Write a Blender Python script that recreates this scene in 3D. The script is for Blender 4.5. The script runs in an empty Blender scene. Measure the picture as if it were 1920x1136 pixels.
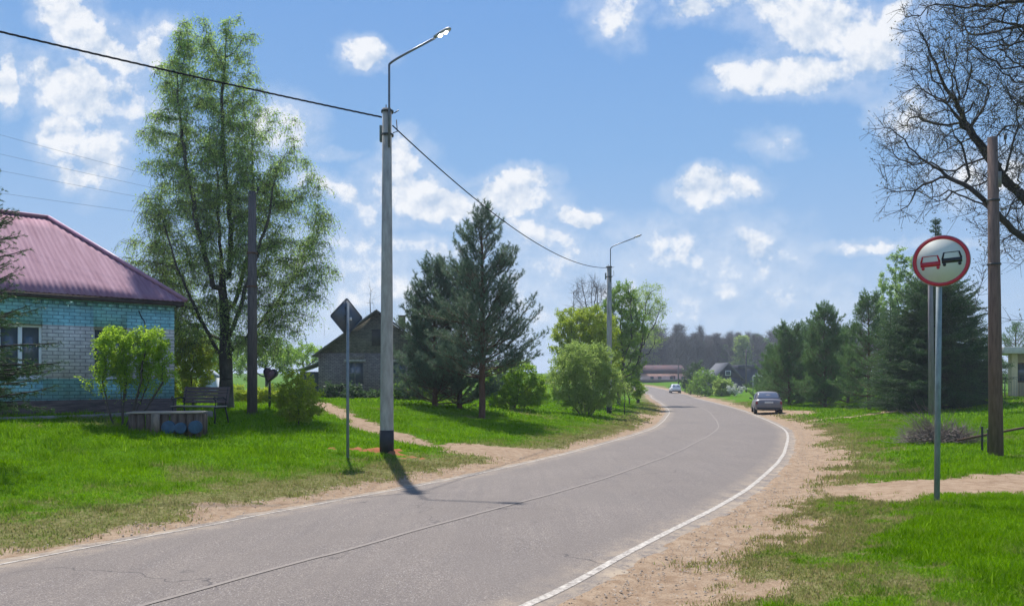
import bpy, math, random
import numpy as np
from mathutils import Vector, Matrix

S = bpy.context.scene
COL = S.collection
rad = math.radians

# ------------------------------------------------------------------ camera
F, HOR, EYE = 1450.0, 706.0, 1.75          # focal length in photo pixels, horizon row, eye height
cd = bpy.data.cameras.new('camera'); cam = bpy.data.objects.new('camera', cd); COL.objects.link(cam)
cam.location = (0, 0, EYE); cam.rotation_euler = (rad(90), 0, 0)
cd.sensor_width = 36; cd.lens = 36 * F / 1920; cd.shift_y = (HOR - 568) / 1920
cd.clip_start = 0.1; cd.clip_end = 6000
S.camera = cam

# ------------------------------------------------------------------ light
SUN_EL, SUN_AZ = 57.5, -14.5               # azimuth measured from +Y towards +X
sdir = Vector((math.sin(rad(SUN_AZ)) * math.cos(rad(SUN_EL)), math.cos(rad(SUN_AZ)) * math.cos(rad(SUN_EL)), math.sin(rad(SUN_EL))))
ld = bpy.data.lights.new('sun', 'SUN'); ld.energy = 4.8; ld.angle = rad(0.9); ld.color = (1, 0.95, 0.88)
sun = bpy.data.objects.new('sun', ld); COL.objects.link(sun)
sun.rotation_euler = sdir.to_track_quat('Z', 'Y').to_euler(); sun.location = (0, 0, 60)
S.view_settings.view_transform = 'Standard'; S.view_settings.look = 'None'
S.view_settings.exposure = 0.5; S.view_settings.gamma = 1.0
S.render.engine = 'CYCLES'
S.cycles.max_bounces = 8; S.cycles.transparent_max_bounces = 12; S.cycles.volume_bounces = 0

W = bpy.data.worlds.new("World"); S.world = W; W.use_nodes = True
def build_world():
    nt = W.node_tree; N = nt.nodes; L = nt.links; N.clear()
    out = N.new('ShaderNodeOutputWorld'); bg = N.new('ShaderNodeBackground'); L.new(bg.outputs[0], out.inputs[0])
    bg.inputs[1].default_value = 0.1
    sky = N.new('ShaderNodeTexSky'); sky.sky_type = 'NISHITA'; sky.sun_disc = False
    sky.sun_elevation = rad(SUN_EL); sky.sun_rotation = rad(SUN_AZ); sky.air_density = 1.0; sky.dust_density = 0.6; sky.ozone_density = 1.6
    def m(op, a, b=None, c=None, clamp=False):
        n = N.new('ShaderNodeMath'); n.operation = op; n.use_clamp = clamp
        for i, v in enumerate((a, b, c)):
            if v is None: continue
            if isinstance(v, (int, float)): n.inputs[i].default_value = v
            else: L.new(v, n.inputs[i])
        return n.outputs[0]
    tc = N.new('ShaderNodeTexCoord'); sp = N.new('ShaderNodeSeparateXYZ'); L.new(tc.outputs['Generated'], sp.inputs[0])
    # bearing / height of the direction looked in
    yy = m('MAXIMUM', sp.outputs[1], 0.05)
    u = m('DIVIDE', sp.outputs[0], yy); v = m('DIVIDE', sp.outputs[2], yy)
    cb = N.new('ShaderNodeCombineXYZ'); L.new(u, cb.inputs[0]); L.new(v, cb.inputs[1])
    wn = N.new('ShaderNodeTexNoise'); wn.inputs['Scale'].default_value = 14; wn.inputs['Detail'].default_value = 5; wn.inputs['Roughness'].default_value = 0.6
    L.new(cb.outputs[0], wn.inputs['Vector'])
    sb = N.new('ShaderNodeVectorMath'); sb.operation = 'SUBTRACT'; L.new(wn.outputs['Color'], sb.inputs[0]); sb.inputs[1].default_value = (.5, .5, .5)
    ms = N.new('ShaderNodeVectorMath'); ms.operation = 'MULTIPLY_ADD'; L.new(sb.outputs[0], ms.inputs[0]); ms.inputs[1].default_value = (.085, .06, 0); L.new(cb.outputs[0], ms.inputs[2])
    sp2 = N.new('ShaderNodeSeparateXYZ'); L.new(ms.outputs[0], sp2.inputs[0])
    cb2 = N.new('ShaderNodeCombineXYZ'); L.new(sp2.outputs[0], cb2.inputs[0]); L.new(sp2.outputs[1], cb2.inputs[1])
    blobs = [ # px, py, rx, ry, tilt, weight
        (140, 35, 75, 30, -40, 1), (195, 95, 75, 26, -35, 1), (272, 105, 22, 32, 0, .9), (10, 145, 28, 50, 0, 1), (150, 175, 130, 40, -20, .85),
        (115, 245, 30, 40, -30, .8), (195, 285, 40, 60, -20, .85), (155, 328, 36, 20, 0, .6), (70, 150, 60, 25, 0, .6), (225, 200, 55, 45, 0, .7),
        (262, 58, 50, 14, 0, .35), (683, 106, 38, 22, 0, 1.05), (600, 286, 44, 9, 0, .5), (520, 240, 50, 40, 0, .6),
        (757, 300, 36, 40, 0, .85), (755, 355, 60, 45, 0, .75), (845, 385, 80, 26, 0, 1), (940, 372, 80, 26, 0, 1), (985, 343, 46, 18, 0, 1), (1080, 400, 46, 14, -5, .95),
        (1000, 430, 80, 22, -20, .7), (640, 365, 70, 18, -32, .75), (720, 455, 120, 16, -5, .55), (660, 490, 80, 40, 0, .38), (1020, 500, 60, 60, 0, .4),
        (1142, 22, 44, 44, -50, .75), (1290, 20, 32, 20, 0, .8), (1440, 20, 110, 34, -10, .8), (1550, 50, 120, 50, -10, 1), (1620, 100, 55, 50, 20, .85),
        (1500, 140, 120, 30, 4, 1), (1385, 135, 36, 22, 0, .9), (1690, 25, 60, 30, 30, .7), (1335, 352, 72, 26, 0, .95), (1400, 360, 30, 14, 0, .6),
        (1446, 268, 32, 18, -20, .5), (1690, 215, 42, 36, 0, .8), (1250, 470, 90, 38, 0, .5), (1370, 478, 90, 44, 0, .5), (1700, 458, 110, 7, 0, .5),
        (700, 560, 140, 40, 0, .3), (1330, 560, 200, 30, 0, .25), (1850, 330, 60, 30, 0, .5), (1080, 590, 200, 25, 0, .3),
        (-260, 120, 150, 60, 10, 1), (-420, 330, 130, 40, 0, .9), (2200, 180, 160, 60, 0, .9), (2400, 420, 150, 40, 0, .8), (2080, -150, 120, 80, 0, .9), (700, -260, 220, 80, 0, .9), (-100, -300, 260, 100, 0, .9)]
    acc = None
    for px, py, rx, ry, tilt, w in blobs:
        mp = N.new('ShaderNodeMapping'); mp.vector_type = 'TEXTURE'; L.new(cb2.outputs[0], mp.inputs['Vector'])
        mp.inputs['Location'].default_value = ((px - 960) / F, (HOR - py) / F, 0); mp.inputs['Rotation'].default_value = (0, 0, rad(tilt))
        mp.inputs['Scale'].default_value = (rx * 1.4 / F, ry * 1.4 / F, 1)
        d = N.new('ShaderNodeVectorMath'); d.operation = 'DOT_PRODUCT'; L.new(mp.outputs[0], d.inputs[0]); L.new(mp.outputs[0], d.inputs[1])
        val = m('MULTIPLY_ADD', d.outputs['Value'], -w, w)
        acc = val if acc is None else m('MAXIMUM', acc, val)
    acc = m('MAXIMUM', acc, -1.5)
    fn = N.new('ShaderNodeTexNoise'); fn.inputs['Scale'].default_value = 15; fn.inputs['Detail'].default_value = 9; fn.inputs['Roughness'].default_value = 0.62
    L.new(cb.outputs[0], fn.inputs['Vector'])
    dens = m('MULTIPLY_ADD', m('SUBTRACT', fn.outputs['Fac'], .5), 2.9, acc)
    mask = N.new('ShaderNodeMapRange'); mask.interpolation_type = 'SMOOTHSTEP'; L.new(dens, mask.inputs[0])
    mask.inputs[1].default_value = 0.03; mask.inputs[2].default_value = 0.75; mask.inputs[3].default_value = 0; mask.inputs[4].default_value = .93
    veil = N.new('ShaderNodeMapRange'); veil.interpolation_type = 'SMOOTHSTEP'; L.new(m('MULTIPLY_ADD', m('SUBTRACT', fn.outputs['Fac'], .5), 2.2, acc), veil.inputs[0]); veil.inputs[1].default_value = -1.15; veil.inputs[2].default_value = .7; veil.inputs[4].default_value = .33
    allc = m('MAXIMUM', mask.outputs[0], veil.outputs[0])
    # behind the viewer the gnomonic plane ends: plain broken cloud there
    n3 = N.new('ShaderNodeTexNoise'); n3.inputs['Scale'].default_value = 3.0; n3.inputs['Detail'].default_value = 8; L.new(tc.outputs['Generated'], n3.inputs['Vector'])
    m3 = N.new('ShaderNodeMapRange'); m3.interpolation_type = 'SMOOTHSTEP'; L.new(n3.outputs['Fac'], m3.inputs[0]); m3.inputs[1].default_value = .52; m3.inputs[2].default_value = .68; m3.inputs[4].default_value = .9
    fr = N.new('ShaderNodeMapRange'); fr.interpolation_type = 'SMOOTHSTEP'; L.new(sp.outputs[1], fr.inputs[0]); fr.inputs[1].default_value = .12; fr.inputs[2].default_value = .4
    mx0 = N.new('ShaderNodeMix'); L.new(fr.outputs[0], mx0.inputs[0]); L.new(m3.outputs[0], mx0.inputs[2]); L.new(allc, mx0.inputs[3])
    # cloud tone
    off = N.new('ShaderNodeVectorMath'); off.operation = 'ADD'; L.new(cb.outputs[0], off.inputs[0]); off.inputs[1].default_value = (-.004, .014, 0)
    f2 = N.new('ShaderNodeTexNoise'); f2.inputs['Scale'].default_value = 15; f2.inputs['Detail'].default_value = 5; f2.inputs['Roughness'].default_value = .55; L.new(off.outputs[0], f2.inputs['Vector'])
    tn = N.new('ShaderNodeMapRange'); L.new(m('SUBTRACT', fn.outputs['Fac'], f2.outputs['Fac']), tn.inputs[0]); tn.inputs[1].default_value = -.14; tn.inputs[2].default_value = .05
    cc = N.new('ShaderNodeMix'); cc.data_type = 'RGBA'; L.new(tn.outputs[0], cc.inputs[0]); cc.inputs[6].default_value = (3.7, 4.5, 5.7, 1); cc.inputs[7].default_value = (6.7, 6.8, 7.0, 1)
    # deeper spring blue than the clear-air model alone gives when looking towards the sun
    ramp = N.new('ShaderNodeValToRGB'); L.new(sp.outputs[2], ramp.inputs[0]); el = ramp.color_ramp.elements
    el[0].position = 0; el[0].color = (.42, .60, .86, 1); el[1].position = .46; el[1].color = (.17, .385, .80, 1)
    e = el.new(.10); e.color = (.395, .58, .855, 1); e = el.new(.27); e.color = (.25, .475, .83, 1); e = el.new(.9); e.color = (.12, .30, .72, 1)
    sc = N.new('ShaderNodeVectorMath'); sc.operation = 'SCALE'; L.new(ramp.outputs[0], sc.inputs[0]); sc.inputs['Scale'].default_value = 6.6
    tint = N.new('ShaderNodeMix'); tint.data_type = 'RGBA'; tint.inputs[0].default_value = .93; L.new(sky.outputs[0], tint.inputs[6]); L.new(sc.outputs[0], tint.inputs[7])
    mx = N.new('ShaderNodeMix'); mx.data_type = 'RGBA'; L.new(mx0.outputs[0], mx.inputs[0]); L.new(tint.outputs[2], mx.inputs[6]); L.new(cc.outputs[2], mx.inputs[7])
    L.new(mx.outputs[2], bg.inputs[0])
    W.cycles.sampling_method = 'MANUAL'; W.cycles.sample_map_resolution = 512
build_world()

# ------------------------------------------------------------------ mesh helpers
rng = np.random.default_rng(7)
def np_mesh(name, V, faces, smooth=False):
    """V (n,3); faces = list of (m,k) integer arrays"""
    me = bpy.data.meshes.new(name)
    V = np.asarray(V, np.float32); me.vertices.add(len(V)); me.vertices.foreach_set('co', V.ravel())
    faces = [np.asarray(f, np.int32) for f in faces if len(f)]
    nl = sum(f.size for f in faces); nf = sum(len(f) for f in faces)
    me.loops.add(nl); me.loops.foreach_set('vertex_index', np.concatenate([f.ravel() for f in faces]))
    tot = np.concatenate([np.full(len(f), f.shape[1], np.int32) for f in faces])
    st = np.concatenate([[0], np.cumsum(tot)[:-1]]).astype(np.int32)
    me.polygons.add(nf); me.polygons.foreach_set('loop_start', st); me.polygons.foreach_set('loop_total', tot)
    if smooth: me.polygons.foreach_set('use_smooth', np.ones(nf, bool))
    me.update(calc_edges=True); me.validate()
    return me
def link(name, me, m, parent=None, loc=None):
    o = bpy.data.objects.new(name, me); COL.objects.link(o)
    if m is not None: me.materials.append(m)
    if parent: o.parent = parent
    if loc is not None: o.location = loc
    return o
def tag(o, label=None, cat=None, group=None, kind=None):
    if label: o['label'] = label
    if cat: o['category'] = cat
    if group: o['group'] = group
    if kind: o['kind'] = kind
    return o
def thing(name, label, cat, loc, rz=0, group=None):
    o = bpy.data.objects.new(name, None); COL.objects.link(o); o.empty_display_size = .3
    o.location = loc; o.rotation_euler = (0, 0, rz)
    return tag(o, label, cat, group)
def dup(root, loc, rz=0, scale=None, label=None):
    r = root.copy(); COL.objects.link(r); r.location = loc; r.rotation_euler = (0, 0, rz)
    if scale: r.scale = (scale,) * 3 if isinstance(scale, (int, float)) else scale
    if label: r['label'] = label
    for ch in list(root.children):
        c = ch.copy(); COL.objects.link(c); c.parent = r
        for g in ch.children:
            d = g.copy(); COL.objects.link(d); d.parent = c
    return r

class MB:
    def __init__(s): s.v = []; s.f = {}
    def add(s, V, Fs):
        b = len(s.v); s.v.extend([tuple(p) for p in V])
        for f in Fs: s.f.setdefault(len(f), []).append([i + b for i in f])
        return s
    def box(s, x0, x1, y0, y1, z0, z1, M=None):
        V = [Vector((x, y, z)) for z in (z0, z1) for y in (y0, y1) for x in (x0, x1)]
        if M: V = [M @ p for p in V]
        return s.add(V, [(0, 2, 3, 1), (4, 5, 7, 6), (0, 1, 5, 4), (2, 6, 7, 3), (0, 4, 6, 2), (1, 3, 7, 5)])
    def tube(s, pts, r, k=8, cap=True, close=False):
        pts = [Vector(p) for p in pts]; n = len(pts); rs = r if isinstance(r, (list, tuple)) else [r] * n
        V = []; up = None
        for i, p in enumerate(pts):
            t = (pts[min(i + 1, n - 1)] - pts[max(i - 1, 0)]).normalized()
            if up is None:
                a = Vector((0, 0, 1)) if abs(t.z) < .9 else Vector((1, 0, 0)); up = (a - t * a.dot(t)).normalized()
            else: up = (up - t * up.dot(t)).normalized()
            w = t.cross(up)
            for j in range(k):
                q = 2 * math.pi * (j + .5) / k; V.append(p + (up * math.cos(q) + w * math.sin(q)) * rs[i])
        Fs = [(i * k + j, i * k + (j + 1) % k, (i + 1) * k + (j + 1) % k, (i + 1) * k + j) for i in range(n - 1) for j in range(k)]
        if cap: Fs += [tuple(range(k))[::-1], tuple((n - 1) * k + j for j in range(k))]
        return s.add(V, Fs)
    def prism(s, poly, h, M=None):
        """poly in xy, extruded 0..h in z, then M"""
        n = len(poly); V = [Vector((x, y, 0)) for x, y in poly] + [Vector((x, y, h)) for x, y in poly]
        if M: V = [M @ p for p in V]
        return s.add(V, [tuple(range(n))[::-1], tuple(range(n, 2 * n))] + [(i, (i + 1) % n, n + (i + 1) % n, n + i) for i in range(n)])
    def ring(s, r0, r1, h, M=None, k=64):
        V = []
        for z in (0, h):
            for r in (r0, r1):
                V += [Vector((r * math.cos(2 * math.pi * i / k), r * math.sin(2 * math.pi * i / k), z)) for i in range(k)]
        if M: V = [M @ p for p in V]
        Fs = []
        for i in range(k):
            j = (i + 1) % k; a, b, c, d = i, k + i, 2 * k + i, 3 * k + i; a2, b2, c2, d2 = j, k + j, 2 * k + j, 3 * k + j
            Fs += [(c, d, d2, c2), (a, a2, b2, b), (a, c, c2, a2), (b, b2, d2, d)]
        return s.add(V, Fs)
    def build(s, name, m, parent=None, smooth=False, bevel=0, loc=None):
        me = np_mesh(name, s.v, [np.array(f) for f in s.f.values()], smooth)
        o = link(name, me, m, parent, loc)
        if bevel:
            b = o.modifiers.new('bevel', 'BEVEL'); b.width = bevel; b.segments = 2; b.limit_method = 'ANGLE'
        return o

# ------------------------------------------------------------------ materials
def mat(name, col, rough=.8, var=.25, scale=4., bump=0., bscale=None, metallic=0., col2=None, detail=6, stretch=None, spec=None):
    m = bpy.data.materials.new(name); m.use_nodes = True; nt = m.node_tree; N = nt.nodes; L = nt.links
    b = N['Principled BSDF']; b.inputs['Roughness'].default_value = rough; b.inputs['Metallic'].default_value = metallic
    if spec is not None: b.inputs['Specular IOR Level'].default_value = spec
    tc = N.new('ShaderNodeTexCoord'); src = tc.outputs['Object']
    if stretch:
        mp = N.new('ShaderNodeMapping'); mp.inputs['Scale'].default_value = stretch; L.new(src, mp.inputs[0]); src = mp.outputs[0]
    n = N.new('ShaderNodeTexNoise'); n.inputs['Scale'].default_value = scale; n.inputs['Detail'].default_value = detail; n.inputs['Roughness'].default_value = .65; L.new(src, n.inputs['Vector'])
    r = N.new('ShaderNodeMapRange'); r.inputs[1].default_value = .3; r.inputs[2].default_value = .7; L.new(n.outputs['Fac'], r.inputs[0])
    mx = N.new('ShaderNodeMix'); mx.data_type = 'RGBA'; L.new(r.outputs[0], mx.inputs[0])
    c = col; c2 = col2 or tuple(min(1, x * (1 + var)) for x in c)
    c1 = c if col2 else tuple(x * (1 - var) for x in c)
    mx.inputs[6].default_value = (*c1, 1); mx.inputs[7].default_value = (*c2, 1); L.new(mx.outputs[2], b.inputs['Base Color'])
    if bump:
        n2 = N.new('ShaderNodeTexNoise'); n2.inputs['Scale'].default_value = bscale or scale * 6; n2.inputs['Detail'].default_value = 6; L.new(src, n2.inputs['Vector'])
        bp = N.new('ShaderNodeBump'); bp.inputs['Strength'].default_value = bump; bp.inputs['Distance'].default_value = .02; L.new(n2.outputs['Fac'], bp.inputs['Height']); L.new(bp.outputs[0], b.inputs['Normal'])
    return m
def leafmat(name, c1, c2, trans=.45, rough=.6, gloss=.3):
    m = bpy.data.materials.new(name); m.use_nodes = True; nt = m.node_tree; N = nt.nodes; L = nt.links; N.clear()
    out = N.new('ShaderNodeOutputMaterial'); g = N.new('ShaderNodeNewGeometry'); tc = N.new('ShaderNodeTexCoord')
    ns = N.new('ShaderNodeTexNoise'); ns.inputs['Scale'].default_value = 1.1; ns.inputs['Detail'].default_value = 3; L.new(tc.outputs['Object'], ns.inputs['Vector'])
    a = N.new('ShaderNodeMath'); a.operation = 'MULTIPLY_ADD'; L.new(g.outputs['Random Per Island'], a.inputs[0]); a.inputs[1].default_value = .7
    s = N.new('ShaderNodeMath'); s.operation = 'MULTIPLY_ADD'; L.new(ns.outputs['Fac'], s.inputs[0]); s.inputs[1].default_value = 1.6; s.inputs[2].default_value = -.65; L.new(s.outputs[0], a.inputs[2]); a.use_clamp = True
    mx = N.new('ShaderNodeMix'); mx.data_type = 'RGBA'; L.new(a.outputs[0], mx.inputs[0]); mx.inputs[6].default_value = (*c1, 1); mx.inputs[7].default_value = (*c2, 1)
    d = N.new('ShaderNodeBsdfPrincipled'); d.inputs['Roughness'].default_value = rough; d.inputs['Specular IOR Level'].default_value = gloss; L.new(mx.outputs[2], d.inputs['Base Color'])
    t = N.new('ShaderNodeBsdfTranslucent'); L.new(mx.outputs[2], t.inputs[0])
    ms = N.new('ShaderNodeMixShader'); ms.inputs[0].default_value = trans; L.new(d.outputs[0], ms.inputs[1]); L.new(t.outputs[0], ms.inputs[2]); L.new(ms.outputs[0], out.inputs[0])
    return m
def glassmat(name, col=(.03, .04, .05), rough=.06):
    m = bpy.data.materials.new(name); m.use_nodes = True; b = m.node_tree.nodes['Principled BSDF']
    b.inputs['Base Color'].default_value = (*col, 1); b.inputs['Roughness'].default_value = rough; b.inputs['Specular IOR Level'].default_value = .8
    return m
def brickmat(name, ca, cb, mortar, bw=.26, bh=.077, bands=None, offs=0., wear=.3, plinth=None, ms=.012):
    """running bond brickwork; bands = (z0, z1, colour a, colour b) painted band on the wall"""
    m = bpy.data.materials.new(name); m.use_nodes = True; nt = m.node_tree; N = nt.nodes; L = nt.links; b = N['Principled BSDF']; b.inputs['Roughness'].default_value = .85
    tc = N.new('ShaderNodeTexCoord'); sp = N.new('ShaderNodeSeparateXYZ'); L.new(tc.outputs['Object'], sp.inputs[0])
    ad = N.new('ShaderNodeMath'); L.new(sp.outputs[0], ad.inputs[0]); L.new(sp.outputs[1], ad.inputs[1])
    cb_ = N.new('ShaderNodeCombineXYZ'); L.new(ad.outputs[0], cb_.inputs[0]); L.new(sp.outputs[2], cb_.inputs[1])
    def brick(a, c, mo):
        t = N.new('ShaderNodeTexBrick'); t.offset = .5; L.new(cb_.outputs[0], t.inputs['Vector']); t.inputs['Color1'].default_value = (*a, 1); t.inputs['Color2'].default_value = (*c, 1)
        t.inputs['Mortar'].default_value = (*mo, 1); t.inputs['Scale'].default_value = 1; t.inputs['Mortar Size'].default_value = ms; t.inputs['Mortar Smooth'].default_value = .3
        t.inputs['Brick Width'].default_value = bw; t.inputs['Row Height'].default_value = bh; return t
    t = brick(ca, cb, mortar); colr = t.outputs['Color']
    if bands:
        z0, z1, a, c, mo = bands; t2 = brick(a, c, mo)
        g = N.new('ShaderNodeMath'); g.operation = 'GREATER_THAN'; L.new(sp.outputs[2], g.inputs[0]); g.inputs[1].default_value = z0
        l = N.new('ShaderNodeMath'); l.operation = 'LESS_THAN'; L.new(sp.outputs[2], l.inputs[0]); l.inputs[1].default_value = z1
        k = N.new('ShaderNodeMath'); k.operation = 'MULTIPLY'; L.new(g.outputs[0], k.inputs[0]); L.new(l.outputs[0], k.inputs[1])
        mx = N.new('ShaderNodeMix'); mx.data_type = 'RGBA'; L.new(k.outputs[0], mx.inputs[0]); L.new(colr, mx.inputs[6]); L.new(t2.outputs['Color'], mx.inputs[7]); colr = mx.outputs[2]
    n = N.new('ShaderNodeTexNoise'); n.inputs['Scale'].default_value = 5; n.inputs['Detail'].default_value = 8; n.inputs['Roughness'].default_value = .7; L.new(tc.outputs['Object'], n.inputs['Vector'])
    r = N.new('ShaderNodeMapRange'); L.new(n.outputs['Fac'], r.inputs[0]); r.inputs[1].default_value = .35; r.inputs[2].default_value = .7; r.inputs[3].default_value = 1 - wear; r.inputs[4].default_value = 1.1
    mu = N.new('ShaderNodeMix'); mu.data_type = 'RGBA'; mu.blend_type = 'MULTIPLY'; mu.inputs[0].default_value = 1; L.new(colr, mu.inputs[6]); L.new(r.outputs[0], mu.inputs[7]); L.new(mu.outputs[2], b.inputs['Base Color'])
    bp = N.new('ShaderNodeBump'); bp.inputs['Strength'].default_value = .6; bp.inputs['Distance'].default_value = .01; bp.invert = True; L.new(t.outputs['Fac'], bp.inputs['Height']); L.new(bp.outputs[0], b.inputs['Normal'])
    return m

# ------------------------------------------------------------------ noise
def vnoise(x, y, seed=0):
    xi = np.floor(x).astype(np.int64); yi = np.floor(y).astype(np.int64); fx = x - xi; fy = y - yi
    fx = fx * fx * (3 - 2 * fx); fy = fy * fy * (3 - 2 * fy)
    def hsh(a, b):
        h = (a * 374761393 + b * 668265263 + seed * 974634777) & 0xffffffff
        h = ((h ^ (h >> 13)) * 1274126177) & 0xffffffff
        return ((h ^ (h >> 16)) & 0xffff) / 65535.
    return (hsh(xi, yi) * (1 - fx) + hsh(xi + 1, yi) * fx) * (1 - fy) + (hsh(xi, yi + 1) * (1 - fx) + hsh(xi + 1, yi + 1) * fx) * fy
def fbm(x, y, sc, seed=0, o=4):
    s = 0; a = .5; t = 0
    for i in range(o):
        s = s + a * vnoise(x * sc, y * sc, seed + i); t += a; a *= .5; sc = sc * 2.03
    return s / t
def sst(x, a, b):
    t = np.clip((x - a) / (b - a), 0, 1); return t * t * (3 - 2 * t)

# ------------------------------------------------------------------ road line and ground height
ZP = np.array([(-200, -.1), (-60, -.1), (0, -.12), (8, -.15), (20, -.28), (35, -.48), (50, -.7), (70, -.83), (90, -.92), (130, -1.0), (150, -.6), (180, .2), (230, .8), (400, 2.5), (900, 5), (6000, 8)], float)
_yy = np.arange(-200, 2500, 1.); _zz = np.interp(_yy, ZP[:, 0], ZP[:, 1])
_k = np.hanning(15); _k /= _k.sum(); _zz = np.convolve(np.pad(_zz, 7, 'edge'), _k, 'valid')
def zbase(y): return np.interp(y, _yy, _zz)
HW = 2.76
CTRL = [(-20.2, -24.0), (-11.3, -8.5), (-7.0, -.9), (-2.65, 6.9), (-1.8, 8.3), (-.75, 10.2), (.7, 12.7), (2.05, 15.3), (4.15, 20.0), (6.15, 25.2), (8.2, 31.0), (9.9, 37.2),
        (12.0, 46.2), (14.3, 57.0), (17.6, 77.5), (20.5, 98.3), (23.3, 115), (25.2, 133.0), (26.1, 150), (25.6, 165), (22, 176), (13, 183), (0, 187), (-30, 192), (-80, 200)]
def catmull(P, n=24):
    P = np.array(P, float); P = np.vstack([2 * P[0] - P[1], P, 2 * P[-1] - P[-2]]); out = []
    for i in range(1, len(P) - 2):
        t = np.linspace(0, 1, n, endpoint=False)[:, None]; a, b, c, d = P[i - 1:i + 3]
        out.append(.5 * (2 * b + (c - a) * t + (2 * a - 5 * b + 4 * c - d) * t * t + (3 * b - a - 3 * c + d) * t ** 3))
    out.append(P[-2][None]); return np.vstack(out)
RC = catmull(CTRL)
for _ in range(30): RC[1:-1] = .25 * RC[:-2] + .5 * RC[1:-1] + .25 * RC[2:]
RT = np.gradient(RC, axis=0); RT /= np.linalg.norm(RT, axis=1)[:, None]
RN = np.stack([-RT[:, 1], RT[:, 0]], 1)                 # points left of the direction of travel
def road_d(x, y):
    """signed distance to the road's middle, left positive"""
    x = np.atleast_1d(np.asarray(x, float)); y = np.atleast_1d(np.asarray(y, float)); out = np.empty(len(x))
    for i in range(0, len(x), 20000):
        dx = x[i:i + 20000, None] - RC[:, 0]; dy = y[i:i + 20000, None] - RC[:, 1]
        k = np.argmin(dx * dx + dy * dy, 1); j = np.arange(len(k)); d = np.hypot(dx[j, k], dy[j, k])
        out[i:i + 20000] = np.where(dx[j, k] * RN[k, 0] + dy[j, k] * RN[k, 1] > 0, d, -d)
    return out
def seg_d(x, y, pts):
    best = np.full(len(x), 1e9)
    for (ax, ay), (bx, by) in zip(pts[:-1], pts[1:]):
        vx, vy = bx - ax, by - ay; t = np.clip(((x - ax) * vx + (y - ay) * vy) / (vx * vx + vy * vy), 0, 1)
        best = np.minimum(best, np.hypot(x - ax - t * vx, y - ay - t * vy))
    return best
def ground(x, y, d=None):
    x = np.atleast_1d(np.asarray(x, float)); y = np.atleast_1d(np.asarray(y, float))
    if d is None: d = road_d(x, y)
    z = zbase(y); sl = np.maximum(0, d - HW); sr = np.maximum(0, -d - HW)
    far = 1 - .5 * sst(y, 55, 110)
    z = z + far * (.08 * sst(sl, .1, 1.5) + 1.05 * sst(sl, .3, 13.5) ** .85)
    z = z + .22 * sst(sr, .1, 4.) + .85 * sst(sr, 5, 15) * sst(y, 10, 30) * (1 - .6 * sst(y, 60, 110))
    nz = fbm(x, y, .35, 3) - .5; amp = sst(np.abs(d), HW + .1, HW + 3)
    z = z + nz * .22 * amp + (fbm(x, y, 1.7, 9, 3) - .5) * .05 * amp
    ad = np.abs(d); t = sst(ad, HW - .07, HW + .17); low = zbase(y) - .05 - .001 * np.clip(y, 0, 200)
    z = np.where(ad < HW + .19, low + (z + .015 + (fbm(x, y, 2.6, 19, 3) - .5) * .05 - low) * t, z)
    return z
def gz(x, y): return float(ground(x, y)[0])
def at(px, py):
    """the ground point seen at a photo pixel"""
    Y = 20.
    for _ in range(120):
        Y = .6 * Y + .4 * F * (EYE - gz((px - 960) / F * Y, Y)) / (py - HOR)
    X = (px - 960) / F * Y
    return Vector((X, Y, gz(X, Y)))
def on(px, Y, dz=0):
    X = (px - 960) / F * Y; return Vector((X, Y, gz(X, Y) + dz))
def zat(py, Y): return EYE + (HOR - py) / F * Y

PATH_L = [(.9, 21.0), (-.6, 19.6), (-2.3, 20.6), (-4.2, 23.2), (-6.2, 27), (-9, 34)]
PATH_R = [(6.1, 12.5), (7.2, 12.6), (9.5, 13.2), (14, 14.2), (26, 18)]
PATH_F = [(14.6, 38.0), (18.5, 41.0), (22, 45.0), (27, 48.0), (40, 52)]
def masks(x, y, d):
    sl = d - HW; sr = -d - HW
    n1 = fbm(x, y, .9, 21) - .5; n4 = fbm(x, y, 9, 41, 2) - .5; n2 = fbm(x, y, 3.1, 31, 3) - .5
    nn = n1 * 1.4 + n2 * .9 + n4 * .7
    dl = 1 - sst(sl + nn * .7, .35, 1.2); dr = 1 - sst(sr + nn * 1.2, .85, 1.9)
    dirt = np.where(d > 0, dl, dr)
    pl = seg_d(x, y, PATH_L); dirt = np.maximum(dirt, 1 - sst(pl + nn * .5, .25, .7))
    dirt = np.maximum(dirt, (1 - sst(np.hypot((x + .2) * .75, y - 20.1) + nn, 1.0, 1.9)) * (d > 0))
    pr = seg_d(x, y, PATH_R); dirt = np.maximum(dirt, 1 - sst(pr + nn * .9, .95, 1.6))
    pf = seg_d(x, y, PATH_F); dirt = np.maximum(dirt, 1 - sst(pf + nn * .6, .3, .8))
    dirt = np.maximum(dirt, (1 - sst(np.hypot(x - 17.5, (y - 51) * .4) + nn, 1.5, 2.4)))
    dirt = np.maximum(dirt, (1 - sst(np.hypot(x - 8.2, (y - 44) * .35) + nn, .8, 1.6)) * (d > 0))
    dry = np.where(d > 0, 1 - sst(sl + nn * 1.6, 1.0, 3.6), 1 - sst(sr + nn * 1.8, 1.7, 2.9))
    dry = np.maximum(dry, .7 * sst(fbm(x, y, .6, 77), .6, .74)); dry = np.maximum(dry, dirt)
    cx_, cy_ = x - POLE1[0], y - POLE1[1]; clay = 1 - sst(np.hypot(cx_ * .8, cy_ * 1.1) + nn * .9 + .22 * np.sin(3 * np.arctan2(cy_, cx_) + 1) + .9 * (fbm(x, y, 4.5, 71, 3) - .5), .2, .75)
    return np.clip(dirt, 0, 1), np.clip(dry, 0, 1), np.clip(clay, 0, 1)
POLE1 = (-2.86, 17.75)

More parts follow.
